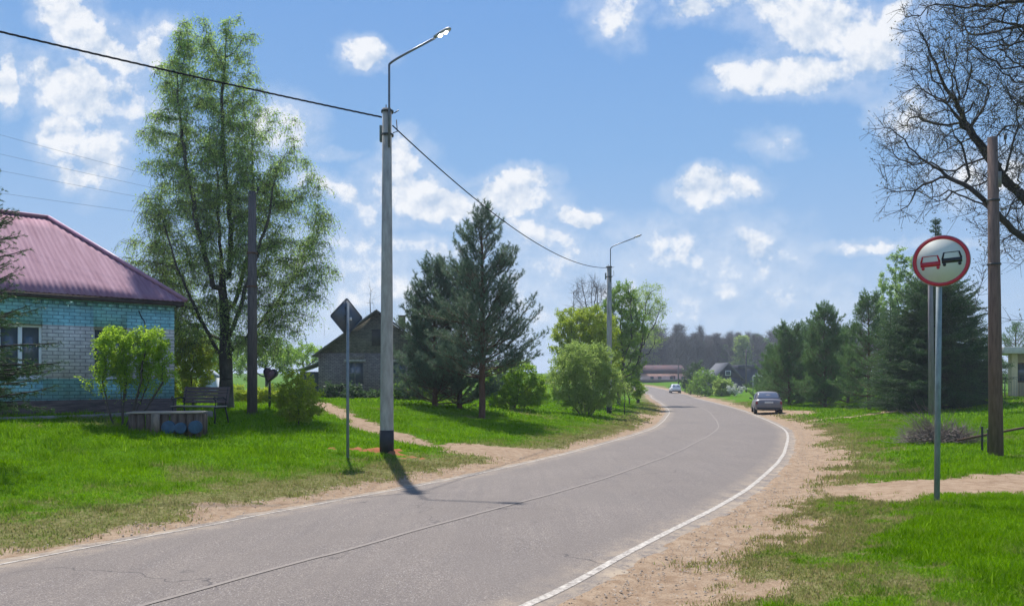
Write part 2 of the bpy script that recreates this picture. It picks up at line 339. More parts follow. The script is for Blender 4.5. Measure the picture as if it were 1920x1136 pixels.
def graded(lo, f0, f1, hi, step, g=1.07, mx=60):
    a = list(np.arange(f0, f1, step)); s = step; v = f1
    while v < hi: a.append(v); s = min(s * g, mx); v += s
    a.append(hi); s = step; v = f0
    while v > lo: s = min(s * g, mx); v -= s; a.insert(0, max(v, lo))
    return np.array(sorted(set(a)))
def make_ground():
    xs = graded(-900, -9, 14, 900, .13, 1.035); ys = graded(-40, 4, 24, 1500, .13, 1.03)
    X, Y = np.meshgrid(xs, ys); x = X.ravel(); y = Y.ravel(); d = road_d(x, y); z = ground(x, y, d)
    dirt, dry, clay = masks(x, y, d)
    z = z - .02 * dirt * (np.abs(d) > HW + .3) + .10 * clay * (.5 + fbm(x, y, 5, 15)) + (fbm(x, y, 6, 5, 3) - .5) * .04 * dirt * (np.abs(d) > HW + .12) * (y < 60)
    nx, ny = len(xs), len(ys); i = np.arange(nx - 1)[None] + nx * np.arange(ny - 1)[:, None]; i = i.ravel()
    me = np_mesh('ground', np.stack([x, y, z], 1), [np.stack([i, i + 1, i + nx + 1, i + nx], 1)], True)
    for nm, arr in (('dirt', dirt), ('dry', dry), ('clay', clay)):
        at_ = me.attributes.new(nm, 'FLOAT', 'POINT'); at_.data.foreach_set('value', arr.astype(np.float32))
    m = bpy.data.materials.new('ground'); m.use_nodes = True; nt = m.node_tree; N = nt.nodes; L = nt.links; b = N['Principled BSDF']; b.inputs['Roughness'].default_value = .95; b.inputs['Specular IOR Level'].default_value = .03
    tc = N.new('ShaderNodeTexCoord')
    def noise(sc, det=6, ro=.6):
        n = N.new('ShaderNodeTexNoise'); n.inputs['Scale'].default_value = sc; n.inputs['Detail'].default_value = det; n.inputs['Roughness'].default_value = ro; L.new(tc.outputs['Object'], n.inputs['Vector']); return n.outputs['Fac']
    def mixc(f, a, c):
        mx = N.new('ShaderNodeMix'); mx.data_type = 'RGBA'
        (L.new(f, mx.inputs[0]))
        for s, v in ((6, a), (7, c)):
            if isinstance(v, tuple): mx.inputs[s].default_value = (*v, 1)
            else: L.new(v, mx.inputs[s])
        return mx.outputs[2]
    def rng_(f, a, c, lo=0, hi=1):
        r = N.new('ShaderNodeMapRange'); r.interpolation_type = 'SMOOTHSTEP'; L.new(f, r.inputs[0]); r.inputs[1].default_value = a; r.inputs[2].default_value = c; r.inputs[3].default_value = lo; r.inputs[4].default_value = hi; return r.outputs[0]
    def attr(nm, sc=9, amp=.8):
        a = N.new('ShaderNodeAttribute'); a.attribute_name = nm
        k = N.new('ShaderNodeMath'); k.operation = 'MULTIPLY_ADD'; L.new(noise(sc, 5), k.inputs[0]); k.inputs[1].default_value = amp; k.inputs[2].default_value = -amp / 2
        s = N.new('ShaderNodeMath'); s.operation = 'ADD'; L.new(a.outputs['Fac'], s.inputs[0]); L.new(k.outputs[0], s.inputs[1]); return s.outputs[0]
    grass = mixc(rng_(noise(1.3, 8), .3, .7), (.065, .165, .003), (.13, .26, .005))
    grass = mixc(rng_(noise(40, 4), .35, .7), (.045, .11, .005), grass)
    dryc = mixc(rng_(noise(14, 8), .3, .7), (.10, .10, .035), (.24, .20, .10))
    dirtc = mixc(rng_(noise(5, 10, .7), .3, .7), (.25, .17, .11), (.38, .285, .20))
    dirtc = mixc(rng_(noise(55, 4), .5, .75), dirtc, (.17, .115, .07))
    c = mixc(rng_(attr('dry'), .3, .9, 0, .85), grass, dryc)
    c = mixc(rng_(attr('dirt', 7, .7), .35, .65), c, dirtc)
    c = mixc(rng_(attr('clay', 14, .9), .35, .65), c, (.30, .12, .06))
    L.new(c, b.inputs['Base Color'])
    bp = N.new('ShaderNodeBump'); bp.inputs['Strength'].default_value = .8; bp.inputs['Distance'].default_value = .03; L.new(noise(22, 8, .7), bp.inputs['Height']); L.new(bp.outputs[0], b.inputs['Normal'])
    o = link('ground', me, m); tag(o, kind='structure')
make_ground()

# ------------------------------------------------------------------ road and its painted lines
def ribbon(name, a0, a1, dz, m, i0=0, i1=None, cross=2, dash=None, wob=0):
    idx = np.arange(len(RC))[i0:i1]; offs = np.linspace(a0, a1, cross)
    w = (fbm(RC[idx, 0], RC[idx, 1], .8, 55) - .5) * wob if wob else np.zeros(len(idx))
    P = RC[idx, None, :] + RN[idx, None, :] * (offs[None, :, None] + w[:, None, None])
    crown = .04 * (1 - np.minimum(np.abs(offs) / HW, 1) ** 2); z = zbase(P[..., 1]) + crown[None] + dz
    V = np.concatenate([P, z[..., None]], -1).reshape(-1, 3); n = len(idx); c = cross
    Fs = [(i * c + j, i * c + j + 1, (i + 1) * c + j + 1, (i + 1) * c + j) for i in range(n - 1) for j in range(c - 1) if dash is None or dash(i)]
    Fs = [f[::-1] for f in Fs]
    me = np_mesh(name, V, [np.array(Fs)], True); a_ = me.attributes.new('across', 'FLOAT', 'POINT'); a_.data.foreach_set('value', np.tile(offs, n).astype(np.float32))
    return link(name, me, m)
def asphalt():
    m = bpy.data.materials.new('asphalt'); m.use_nodes = True; nt = m.node_tree; N = nt.nodes; L = nt.links; b = N['Principled BSDF']; b.inputs['Roughness'].default_value = .8; b.inputs['Specular IOR Level'].default_value = .2
    tc = N.new('ShaderNodeTexCoord')
    def noise(sc, det=6, ro=.6, st=None):
        n = N.new('ShaderNodeTexNoise'); n.inputs['Scale'].default_value = sc; n.inputs['Detail'].default_value = det; n.inputs['Roughness'].default_value = ro
        if st: mp = N.new('ShaderNodeMapping'); mp.inputs['Rotation'].default_value = (0, 0, rad(32)); mp.inputs['Scale'].default_value = st; L.new(tc.outputs['Object'], mp.inputs[0]); L.new(mp.outputs[0], n.inputs['Vector'])
        else: L.new(tc.outputs['Object'], n.inputs['Vector'])
        return n.outputs['Fac']
    def mix(f, a, c, bt='MIX'):
        mx = N.new('ShaderNodeMix'); mx.data_type = 'RGBA'; mx.blend_type = bt
        if isinstance(f, float): mx.inputs[0].default_value = f
        else: L.new(f, mx.inputs[0])
        for s, v in ((6, a), (7, c)):
            if isinstance(v, tuple): mx.inputs[s].default_value = (*v, 1)
            else: L.new(v, mx.inputs[s])
        return mx.outputs[2]
    def mr(f, a, c, lo=0, hi=1):
        r = N.new('ShaderNodeMapRange'); L.new(f, r.inputs[0]); r.inputs[1].default_value = a; r.inputs[2].default_value = c; r.inputs[3].default_value = lo; r.inputs[4].default_value = hi; return r.outputs[0]
    c = mix(mr(noise(.5, 8), .35, .65), (.27, .225, .183), (.355, .298, .245))
    c = mix(mr(noise(1.2, 4, .6, (5, .25, 1)), .4, .75, 0, .5), c, (.155, .135, .128))
    c = mix(mr(noise(85, 3, .7), .38, .66), (.075, .066, .066), c)          # aggregate
    c = mix(mr(noise(38, 4, .75), .40, .56), (.13, .108, .098), c)
    c = mix(mr(noise(70, 2), .6, .68, 0, .8), c, (.42, .38, .35))
    at_ = N.new('ShaderNodeAttribute'); at_.attribute_name = 'across'
    def mth(op, a, b=None):
        k = N.new('ShaderNodeMath'); k.operation = op
        for i, q in enumerate((a, b)):
            if q is None: continue
            if isinstance(q, (int, float)): k.inputs[i].default_value = q
            else: L.new(q, k.inputs[i])
        return k.outputs[0]
    ab = mth('ABSOLUTE', at_.outputs['Fac']); tr = mth('ABSOLUTE', mth('SUBTRACT', mth('ABSOLUTE', mth('SUBTRACT', ab, 1.35)), .72))
    trk = mth('MULTIPLY', mr(tr, .05, .4, 1, 0), mr(noise(.9, 5), .3, .7, .12, .5)); c = mix(trk, c, (.16, .135, .118))
    dust = mth('MULTIPLY', mr(ab, 2.2, 2.85), mr(noise(3.5, 8, .75), .38, .62)); c = mix(dust, c, (.36, .285, .205))
    patch = mr(noise(.23, 2, .4), .57, .575, 0, .28); c = mix(patch, c, (.15, .13, .118))
    v = N.new('ShaderNodeTexVoronoi'); v.feature = 'DISTANCE_TO_EDGE'; v.inputs['Scale'].default_value = .32; v.inputs['Randomness'].default_value = 1
    wv = N.new('ShaderNodeVectorMath'); wv.operation = 'MULTIPLY_ADD'
    nc = N.new('ShaderNodeTexNoise'); nc.inputs['Scale'].default_value = 1.6; nc.inputs['Detail'].default_value = 8; L.new(tc.outputs['Object'], nc.inputs['Vector']); L.new(nc.outputs['Color'], wv.inputs[0]); wv.inputs[1].default_value = (1.3, 1.3, 0); L.new(tc.outputs['Object'], wv.inputs[2]); L.new(wv.outputs[0], v.inputs['Vector'])
    crack = mr(v.outputs['Distance'], 0.0, .006, 1, 0)
    gate = mr(noise(.35, 3), .5, .6); k = N.new('ShaderNodeMath'); k.operation = 'MULTIPLY'; L.new(crack, k.inputs[0]); L.new(gate, k.inputs[1])
    c = mix(k.outputs[0], c, (.07, .06, .06))
    L.new(c, b.inputs['Base Color'])
    bp = N.new('ShaderNodeBump'); bp.inputs['Strength'].default_value = .5; bp.inputs['Distance'].default_value = .006; L.new(noise(85, 3, .7), bp.inputs['Height']); L.new(bp.outputs[0], b.inputs['Normal'])
    return m
tag(ribbon('road', -HW - .19, HW + .19, 0, asphalt(), cross=15, wob=.06), kind='structure')
def paint(name, lo, hi, col=(.50, .455, .39)):
    m = bpy.data.materials.new(name); m.use_nodes = True; nt = m.node_tree; N = nt.nodes; L = nt.links; b = N['Principled BSDF']; b.inputs['Roughness'].default_value = .8
    tc = N.new('ShaderNodeTexCoord'); n = N.new('ShaderNodeTexNoise'); n.inputs['Scale'].default_value = 16; n.inputs['Detail'].default_value = 8; n.inputs['Roughness'].default_value = .75; L.new(tc.outputs['Object'], n.inputs['Vector'])
    r = N.new('ShaderNodeMapRange'); L.new(n.outputs['Fac'], r.inputs[0]); r.inputs[1].default_value = lo; r.inputs[2].default_value = hi
    mx = N.new('ShaderNodeMix'); mx.data_type = 'RGBA'; L.new(r.outputs[0], mx.inputs[0]); mx.inputs[6].default_value = (.175, .145, .125, 1); mx.inputs[7].default_value = (*col, 1); L.new(mx.outputs[2], b.inputs['Base Color'])
    return m
pm = paint('worn road paint', .36, .60)
tag(ribbon('edge_line', -HW + .07, -HW + .155, .006, pm, cross=2, wob=.03), kind='structure')
tag(ribbon('edge_line', HW - .11, HW - .06, .006, pm, cross=2, wob=.05), kind='structure')
pm2 = paint('faded centre paint', .40, .9, (.25, .215, .188))
tag(ribbon('centre_line', -.03, .03, .006, pm2, cross=2, wob=.06), kind='structure')

# ------------------------------------------------------------------ grass
def blades(n, xr, yr, h, w, m, keep=lambda dirt, dry: 1 - dirt, seed=1, clump=0):
    r = np.random.default_rng(seed)
    x = r.uniform(*xr, n); y = r.uniform(*yr, n)
    if clump: x = np.repeat(x, clump); y = np.repeat(y, clump); x = x + r.normal(0, w * 7, len(x)); y = y + r.normal(0, w * 7, len(y))
    vis = (np.abs(x) < y * .75 + 5); x = x[vis]; y = y[vis]
    d = road_d(x, y); k = np.abs(d) > HW + .22; x = x[k]; y = y[k]; d = d[k]
    dirt, dry, clay = masks(x, y, d); nz = fbm(x, y, 2.3, 91, 3)
    p = (1 - dirt) * sst(nz, -.1, .4) * (1 - clay)
    k = r.random(len(x)) < p; x = x[k]; y = y[k]; d = d[k]; dry = dry[k]; nz = nz[k]
    z = ground(x, y, d) - .01; n = len(x); a = r.uniform(0, 2 * np.pi, n)
    hh = h * (.45 + .9 * r.random(n)) * (.55 + .9 * nz) * (1 - .35 * dry); ww = w * (.6 + .8 * r.random(n)); lean = r.normal(0, .45, (n, 2)) * hh[:, None]
    P = np.stack([x, y, z], 1); s = np.stack([np.cos(a), np.sin(a), 0 * a], 1) * ww[:, None] / 2
    mid = P + np.concatenate([lean * .35, (hh * .6)[:, None]], 1); tip = P + np.concatenate([lean, hh[:, None]], 1)
    V = np.stack([P - s, P + s, mid + s * .7, mid - s * .7, tip], 1).reshape(-1, 3); i = np.arange(n) * 5
    return V, np.stack([i, i + 1, i + 2, i + 3], 1), np.stack([i + 3, i + 2, i + 4], 1), np.repeat(dry, 5)
def grass():
    B = [blades(430000, (.5, 12), (3.4, 11.9), .048, .0075, None, seed=1), blades(420000, (-16, 16), (7, 17), .056, .011, None, seed=2),
         blades(420000, (-24, 28), (16, 34), .068, .02, None, seed=3), blades(330000, (-40, 50), (33, 75), .11, .05, None, seed=4),
         blades(2600, (-9, 10), (4.2, 16), .095, .008, None, seed=5, clump=34), blades(3000, (-18, 20), (14, 32), .12, .016, None, seed=6, clump=26)]
    V = []; Q = []; T = []; D = []; o = 0
    for v, q, t, d in B: V.append(v); Q.append(q + o); T.append(t + o); D.append(d); o += len(v)
    me = np_mesh('grass', np.vstack(V), [np.vstack(Q), np.vstack(T)]); a = me.attributes.new('dry', 'FLOAT', 'POINT'); a.data.foreach_set('value', np.concatenate(D).astype(np.float32))
    m = leafmat('grass blades', (.085, .20, .0005), (.22, .42, .001), .5, .9, .0); nt = m.node_tree; N = nt.nodes; L = nt.links
    mx0 = [n for n in N if n.type == 'MIX'][0]; mx = N.new('ShaderNodeMix'); mx.data_type = 'RGBA'; at_ = N.new('ShaderNodeAttribute'); at_.attribute_name = 'dry'
    g = N.new('ShaderNodeNewGeometry'); k = N.new('ShaderNodeMath'); k.operation = 'MULTIPLY_ADD'; L.new(g.outputs['Random Per Island'], k.inputs[0]); k.inputs[1].default_value = .9; k.inputs[2].default_value = -.62
    s = N.new('ShaderNodeMath'); s.operation = 'ADD'; s.use_clamp = True; L.new(k.outputs[0], s.inputs[0]); L.new(at_.outputs['Fac'], s.inputs[1])
    L.new(s.outputs[0], mx.inputs[0]); L.new(mx0.outputs[2], mx.inputs[6]); mx.inputs[7].default_value = (.30, .25, .11, 1)
    for n in N:
        if n.type == 'BSDF_PRINCIPLED': L.new(mx.outputs[2], n.inputs['Base Color'])
        if n.type == 'BSDF_TRANSLUCENT': L.new(mx.outputs[2], n.inputs[0])
    tag(link('grass', me, m), 'short spring grass with dry patches growing on both verges', 'grass', kind='stuff')
grass()

def gravel():
    r = np.random.default_rng(17); n = 17000; k = r.integers(30, 420, n); sgn = np.where(r.random(n) < .62, -1, 1); o = HW + .1 + np.abs(r.normal(0, .55, n)); P = RC[k] + RN[k] * (sgn * o)[:, None] + r.normal(0, .12, (n, 2))
    P = P[(P[:, 1] > 4) & (P[:, 1] < 40)]; d = road_d(P[:, 0], P[:, 1]); dirt = masks(P[:, 0], P[:, 1], d)[0]; P = P[(dirt > .3) & (np.abs(d) > HW - .05)]; n = len(P); z = ground(P[:, 0], P[:, 1])
    z = np.maximum(z, zbase(P[:, 1]) - .0)
    base = np.array([(1, 0, -.2), (.2, .9, -.2), (-.8, .5, -.2), (-.7, -.6, -.2), (.3, -.9, -.2), (.1, .1, .75), (.5, .35, .5), (-.4, .1, .55)]); sz = .005 + .014 * r.random(n) ** 4; a = r.uniform(0, 6.28, n); c, s_ = np.cos(a), np.sin(a)
    B = base[None] * (1 + r.normal(0, .18, (n, 8, 3))); V = np.stack([B[..., 0] * c[:, None] - B[..., 1] * s_[:, None], B[..., 0] * s_[:, None] + B[..., 1] * c[:, None], B[..., 2]], -1) * sz[:, None, None] + np.concatenate([P, z[:, None]], 1)[:, None]
    tri = np.array([(0, 1, 6), (1, 7, 5), (1, 5, 6), (1, 2, 7), (2, 3, 7), (3, 4, 5), (3, 5, 7), (4, 0, 6), (4, 6, 5)]); Fq = (tri[None] + (np.arange(n) * 8)[:, None, None]).reshape(-1, 3)
    tag(link('gravel', np_mesh('gravel', V.reshape(-1, 3), [Fq]), mat('gravel stones', (.20, .15, .11), .9, .4, 9, col2=(.40, .32, .25))), 'loose small stones strewn along the sandy road shoulders', 'gravel', kind='stuff')
gravel()

# ------------------------------------------------------------------ plants
def tubes_np(P0, P1, R0, R1, k):
    d = P1 - P0; d /= np.maximum(np.linalg.norm(d, axis=1), 1e-6)[:, None]
    a = np.where(np.abs(d[:, 2:3]) < .9, np.array([[0, 0, 1.]]), np.array([[1., 0, 0]])); u = np.cross(a, d); u /= np.linalg.norm(u, axis=1)[:, None]; w = np.cross(d, u)
    t = 2 * np.pi * np.arange(k) / k; c = np.cos(t)[None, :, None]; s = np.sin(t)[None, :, None]
    off = u[:, None] * c + w[:, None] * s
    V = np.concatenate([P0[:, None] + off * R0[:, None, None], P1[:, None] + off * R1[:, None, None]], 1).reshape(-1, 3)
    n = len(P0); b = (np.arange(n) * 2 * k)[:, None]; j = np.arange(k)[None]; j2 = (j + 1) % k
    Fq = np.stack([b + j, b + j2, b + k + j2, b + k + j], -1).reshape(-1, 4)
    return V, Fq
class NB:                                       # accumulates numpy geometry
    def __init__(s): s.V = []; s.F = {}; s.n = 0
    def add(s, V, Fq):
        if len(V) == 0: return
        s.V.append(V); s.F.setdefault(Fq.shape[1], []).append(Fq + s.n); s.n += len(V)
    def tubes(s, P0, P1, R0, R1):
        big = R0 > .035; mid = (R0 > .012) & ~big; sm = ~big & ~mid
        for msk, k in ((big, 9), (mid, 5), (sm, 3)):
            if msk.any(): s.add(*tubes_np(P0[msk], P1[msk], R0[msk], R1[msk], k))
    def build(s, name, m, parent, smooth=False):
        return link(name, np_mesh(name, np.vstack(s.V), [np.vstack(f) for f in s.F.values()], smooth), m, parent)
def unit(v): return v / np.maximum(np.linalg.norm(v, axis=-1, keepdims=True), 1e-9)
def leaves_np(P, size, r, normal=None, aspect=.6, droop=0.):
    """one rhombic leaf blade per point"""
    n = len(P); d = r.normal(size=(n, 3)); d[:, 2] -= droop; d = unit(d)
    q = unit(np.cross(d, r.normal(size=(n, 3)))); sz = size * (.6 + .8 * r.random(n))[:, None]
    fold = np.cross(d, q) * sz * .18
    V = np.stack([P, P + d * sz * .5 + q * sz * aspect * .5 + fold, P + d * sz, P + d * sz * .5 - q * sz * aspect * .5 + fold], 1).reshape(-1, 3)
    i = np.arange(n) * 4; return V, np.stack([i, i + 1, i + 2, i + 3], 1)
def needles_np(P, D, length, width, r, per, spread=1.0, stem=2.):
    """bottle-brush shoots: thin needles round each shoot at P pointing along D"""
    n = len(P); P = np.repeat(P, per, 0); D = np.repeat(D, per, 0)
    a = unit(D * .7 + r.normal(size=(n * per, 3)) * spread * .75); L_ = length * (.6 + .7 * r.random(n * per))[:, None]
    P = P + D * (r.random(n * per)[:, None] - .5) * length * stem
    s = unit(np.cross(a, r.normal(size=(n * per, 3)))) * width / 2
    V = np.stack([P - s, P + s, P + a * L_], 1).reshape(-1, 3); i = np.arange(n * per) * 3
    return V, np.stack([i, i + 1, i + 2], 1)
def grow(att, trunk, r, step=.3, infl=3., kill=.45, trop=(0, 0, .12), jit=.18, iters=140, cap=9000):
    """space colonisation from trunk points (list of chains of 3-vectors); returns nodes, parents"""
    N = []; Pn = []
    for ch, root in trunk:
        ch = np.array(ch, float); last = root
        for i, p in enumerate(ch):
            if i == 0 and root is None: N.append(p); Pn.append(-1); last = len(N) - 1; continue
            a = np.array(N[last]); m = max(1, int(np.linalg.norm(p - a) / step)); a0 = a.copy()
            for j in range(1, m + 1): N.append(a0 + (p - a0) * j / m + (r.normal(size=3) * step * .06 if j < m else 0)); Pn.append(last); last = len(N) - 1
    N = np.array(N); Pn = list(Pn); att = att.copy(); trop = np.array(trop)
    d2 = ((att[:, None] - N[None]) ** 2).sum(-1); near = d2.argmin(1); nd = np.sqrt(d2.min(1)); alive = nd > kill
    for it in range(iters):
        act = alive & (nd < infl)
        if not act.any():
            if not alive.any(): break
            infl *= 1.5; continue
        idx = near[act]; dv = unit(att[act] - N[idx]); sm = np.zeros((len(N), 3)); np.add.at(sm, idx, dv); u = np.unique(idx)
        D = unit(unit(sm[u]) + trop + r.normal(size=(len(u), 3)) * jit); new = N[u] + D * step * (.8 + .4 * r.random((len(u), 1)))
        b = len(N); N = np.vstack([N, new]); Pn += list(u)
        d2 = ((att[:, None] - new[None]) ** 2).sum(-1); j = d2.argmin(1); dd = np.sqrt(d2[np.arange(len(att)), j]); c = dd < nd; near[c] = j[c] + b; nd[c] = dd[c]; alive &= nd > kill
        if len(N) > cap: break
    return N, np.array(Pn)
def radii(N, Pn, tip=.006, e=2.4, base=None):
    R = np.zeros(len(N))
    for i in range(len(N) - 1, 0, -1):
        if R[i] == 0: R[i] = tip ** e
        if Pn[i] >= 0: R[Pn[i]] += R[i]
    R[R == 0] = tip ** e; R = R ** (1 / e)
    if base: R = tip + (R - tip) * (base - tip) / max(R.max() - tip, 1e-6)
    return R
def blob_pts(blobs, n, r, Y0, px0, py0, depth=.85, hollow=.0):
    """scatter points in ellipsoids given (px, py, rx, ry[, density]) as seen at distance Y0, relative to a base at px0, py0"""
    s = Y0 / F; wts = np.array([b[2] * b[3] * b[2] ** .5 * (b[4] if len(b) > 4 else 1) for b in blobs]); wts = wts / wts.sum(); out = []
    for b, w in zip(blobs, wts):
        k = int(n * w) + 1; v = unit(r.normal(size=(k, 3))) * (hollow + (1 - hollow) * r.random((k, 1)) ** (1 / 3))
        dz = b[5] if len(b) > 5 else 0
        out.append(np.stack([(b[0] - px0) * s + v[:, 0] * b[2] * s, dz + v[:, 1] * b[2] * s * depth, (py0 - b[1]) * s + v[:, 2] * b[3] * s], 1))
    P = np.vstack(out); return P[P[:, 2] > .05]
def wood_geo(nb, N, Pn, R, flare=1.0):
    i = np.arange(1, len(N)); i = i[Pn[i] >= 0]; p = Pn[i]
    R0 = np.minimum(R[p], R[i] * 1.35)
    nb.tubes(N[p], N[i], R0, R[i])
def leafy_tree(name, label, cat, base, px0, py0, blobs, n_att, wood, leaf, leafsize, nleaf, seed, trunk=None, trunk_r=.15, droop=0., spread=.22, step=.3, group=None, kill=.45, tip=.006, hang=None, sprig=2, hollow=.0, aspect=.6, trop=(0, 0, .12), leafz=.02, part='crown'):
    r = np.random.default_rng(seed); Y0 = base.y; root = thing(name, label, cat, base, 0, group)
    att = blob_pts(blobs, n_att, r, Y0, px0, py0, hollow=hollow)
    tr = trunk or [([(0, 0, -.15), (0, 0, att[:, 2].min() * .7 + .1)], None)]
    N, Pn = grow(att, tr, r, step=step, kill=kill, trop=trop, infl=step * 9); R = radii(N, Pn, tip, base=trunk_r)
    w = NB(); wood_geo(w, N, Pn, R)
    lf = NB(); fine = np.where(R < max(tip * 2.6, .02))[0]
    if hang:                                    # long weeping twigs
        n = hang[0]; src = fine[r.integers(0, len(fine), n)]; P = N[src]; L_ = hang[1] * (.3 + r.random(n)); dr = r.normal(0, .35, (n, 3)); dr[:, 2] = .1; segs = 5; pts = [P]
        for q in range(segs):
            P = P + (unit(dr + np.array([0, 0, -1.]) * (q * .75)) * (L_ / segs)[:, None]) * 1.0; dr = dr + r.normal(0, .12, (n, 3)); pts.append(P)
        for a, b in zip(pts[:-1], pts[1:]): w.tubes(a, b, np.full(n, tip * .6), np.full(n, tip * .45))
        k = r.integers(0, n, nleaf); t = r.random(nleaf) * segs * .999; i0 = t.astype(int); fr = (t - i0)[:, None]; A = np.stack(pts, 1)
        Pc = A[k, i0] * (1 - fr) + A[k, i0 + 1] * fr + r.normal(0, leafsize * .8, (nleaf, 3))
    else:
        n = len(fine) * sprig; src = np.repeat(fine, sprig); P = N[src]; dr = unit(unit(P - N[np.maximum(Pn[src], 0)]) * .8 + r.normal(size=(n, 3)) * .8); L_ = spread * (.5 + r.random((n, 1))) * 1.6; E_ = P + dr * L_
        w.tubes(P, E_, np.full(n, tip * .7), np.full(n, tip * .4))
        k = r.integers(0, n, nleaf); Pc = P[k] + (E_ - P)[k] * r.random((nleaf, 1)) ** .7 + r.normal(0, spread * .28, (nleaf, 3))
    Pc = Pc[Pc[:, 2] > leafz + r.normal(0, .18, len(Pc)) * (leafz > .1)]; lf.add(*leaves_np(Pc, leafsize, r, droop=droop, aspect=aspect))
    w.build('trunk', wood, root, True); lf.build(part, leaf, root)
    return root

bark = mat('grey brown bark', (.075, .062, .052), .9, .45, 7, .7, stretch=(1, 1, .25))
birch_bark = mat('birch bark', (.022, .020, .018), .9, .5, 5, .6, col2=(.10, .095, .085), stretch=(1, 1, .5))
pine_bark = mat('reddish pine bark', (.11, .055, .035), .9, .4, 9, .8, stretch=(1, 1, .3))
dark_bark = mat('dark bark', (.035, .030, .027), .9, .4, 8, .6, stretch=(1, 1, .3))
far_bark = mat('pale grey bark', (.10, .09, .085), .9, .4, 2)
birch_leaf = leafmat('birch leaf', (.19, .33, .07), (.42, .57, .18), .66)
bush_leaf = leafmat('fresh shrub leaf', (.20, .36, .02), (.42, .60, .05), .6)
yellow_leaf = leafmat('yellow green leaf', (.25, .35, .015), (.46, .55, .05), .55)
mid_leaf = leafmat('mid green leaf', (.12, .23, .025), (.26, .42, .06), .55)
pale_leaf = leafmat('pale willow leaf', (.22, .33, .06), (.42, .55, .14), .6)
dark_leaf = leafmat('dark shrub leaf', (.035, .075, .025), (.11, .19, .06), .35)
pine_needle = leafmat('blue green pine needle', (.05, .095, .06), (.19, .28, .17), .38, .5, .3)
green_needle = leafmat('green pine needle', (.055, .13, .035), (.17, .30, .08), .4, .5, .3)
spruce_needle = leafmat('dark spruce needle', (.025, .065, .02), (.085, .18, .05), .32, .5, .3)

# the tall birch ------------------------------------------------------
def birch():
    b = at(425, 764); s = b.y / F
    q = lambda px, py, dy=0: ((px - 425) * s, dy, (764 - py) * s)
    tr = [([(0, 0, -.2), q(424, 690), q(423, 640), q(419, 560), q(414, 470), q(404, 380, .3), q(398, 290, .3)], None),
          ([q(408, 660, .1), q(385, 600, -.4), q(352, 510, -.8), q(325, 400, -1.1)], 5), ([q(445, 610, -.3), q(478, 530, -.6), q(512, 440, -.8), q(536, 330, -.9)], 6),
          ([q(428, 570, .5), q(448, 470, .9), q(455, 350, 1.1), q(452, 230, 1.1)], 9), ([q(408, 540, -.4), q(388, 430, -.8), q(368, 310, -.9), q(352, 190, -.8)], 11),
          ([q(450, 640, .3), q(500, 570, .8), q(550, 490, 1.1), q(585, 420, 1.2)], 5), ([q(425, 520, .2), q(432, 420, .1), q(424, 300, -.2), q(420, 180, -.2)], 13),
          ([q(380, 625, .6), q(320, 560, 1.2), q(285, 480, 1.5)], 6)]
    blobs = [(395, 85, 70, 55), (350, 75, 28, 45), (450, 70, 34, 50), (385, 150, 95, 60), (330, 180, 42, 60), (400, 240, 105, 70), (465, 180, 32, 80), (320, 300, 48, 70), (275, 255, 28, 36, .7),
             (410, 350, 120, 90), (350, 420, 78, 80), (295, 400, 35, 70), (330, 520, 80, 75), (260, 470, 28, 34, .6), (270, 540, 35, 45, .8), (440, 470, 100, 80), (535, 240, 36, 30, .6), (545, 300, 42, 40, .5), (575, 350, 45, 60, .45), (590, 430, 42, 60, .5),
             (530, 400, 60, 60, .5), (545, 500, 70, 60, .7), (590, 530, 40, 55, .5), (380, 600, 85, 60, .9), (460, 590, 80, 50, .7), (545, 590, 50, 50, .5), (300, 590, 50, 50, 1), (270, 500, 40, 60, 1), (350, 650, 50, 40, .8), (480, 650, 60, 30, .6)]
    r = np.random.default_rng(5); att = blob_pts(blobs, 2900, r, b.y, 425, 764, depth=.85)
    root = thing('birch_tree', 'tall weeping birch with fine spring leaves between the turquoise house and the roadside lamp post', 'tree', b)
    # main forks leave the stem low down
    N, Pn = grow(att, tr, r, step=.3, kill=.4, infl=2.2, trop=(0, 0, .5), jit=.14, cap=14000); R = radii(N, Pn, .0045, 1.9, base=.21)
    R[N[:, 2] < .8] *= 1 + .35 * (1 - np.clip(N[N[:, 2] < .8][:, 2], 0, .8) / .8)
    w = NB(); wood_geo(w, N, Pn, R)
    fine = np.where(R < .022)[0]; n = 13000; src = fine[r.integers(0, len(fine), n)]; P = N[src]; ht = P[:, 2] / 14
    L_ = (.35 + .65 * r.random(n)) * (1.25 - .8 * ht); dr = r.normal(0, .45, (n, 3)); dr[:, 2] = .3; segs = 5; pts = [P]
    wind = np.array([-.12, 0, 0])
    for k in range(segs):
        P = P + unit(dr + wind + np.array([0, 0, -1.]) * (k * .6)) * (L_ / segs)[:, None]; dr = dr + r.normal(0, .12, (n, 3)); pts.append(P)
    for a, c in zip(pts[:-1], pts[1:]): w.tubes(a, c, np.full(n, .0042), np.full(n, .003))
    w.build('trunk', birch_bark, root, True)
    nl = 135000; k = r.integers(0, n, nl); t = r.random(nl) * segs * .999; i0 = t.astype(int); fr = (t - i0)[:, None]; A = np.stack(pts, 1)
    Pc = A[k, i0] * (1 - fr) + A[k, i0 + 1] * fr + r.normal(0, .08, (nl, 3)); lf = NB(); lf.add(*leaves_np(Pc, .052, r, droop=.4, aspect=.75)); lf.build('crown', birch_leaf, root)
birch()

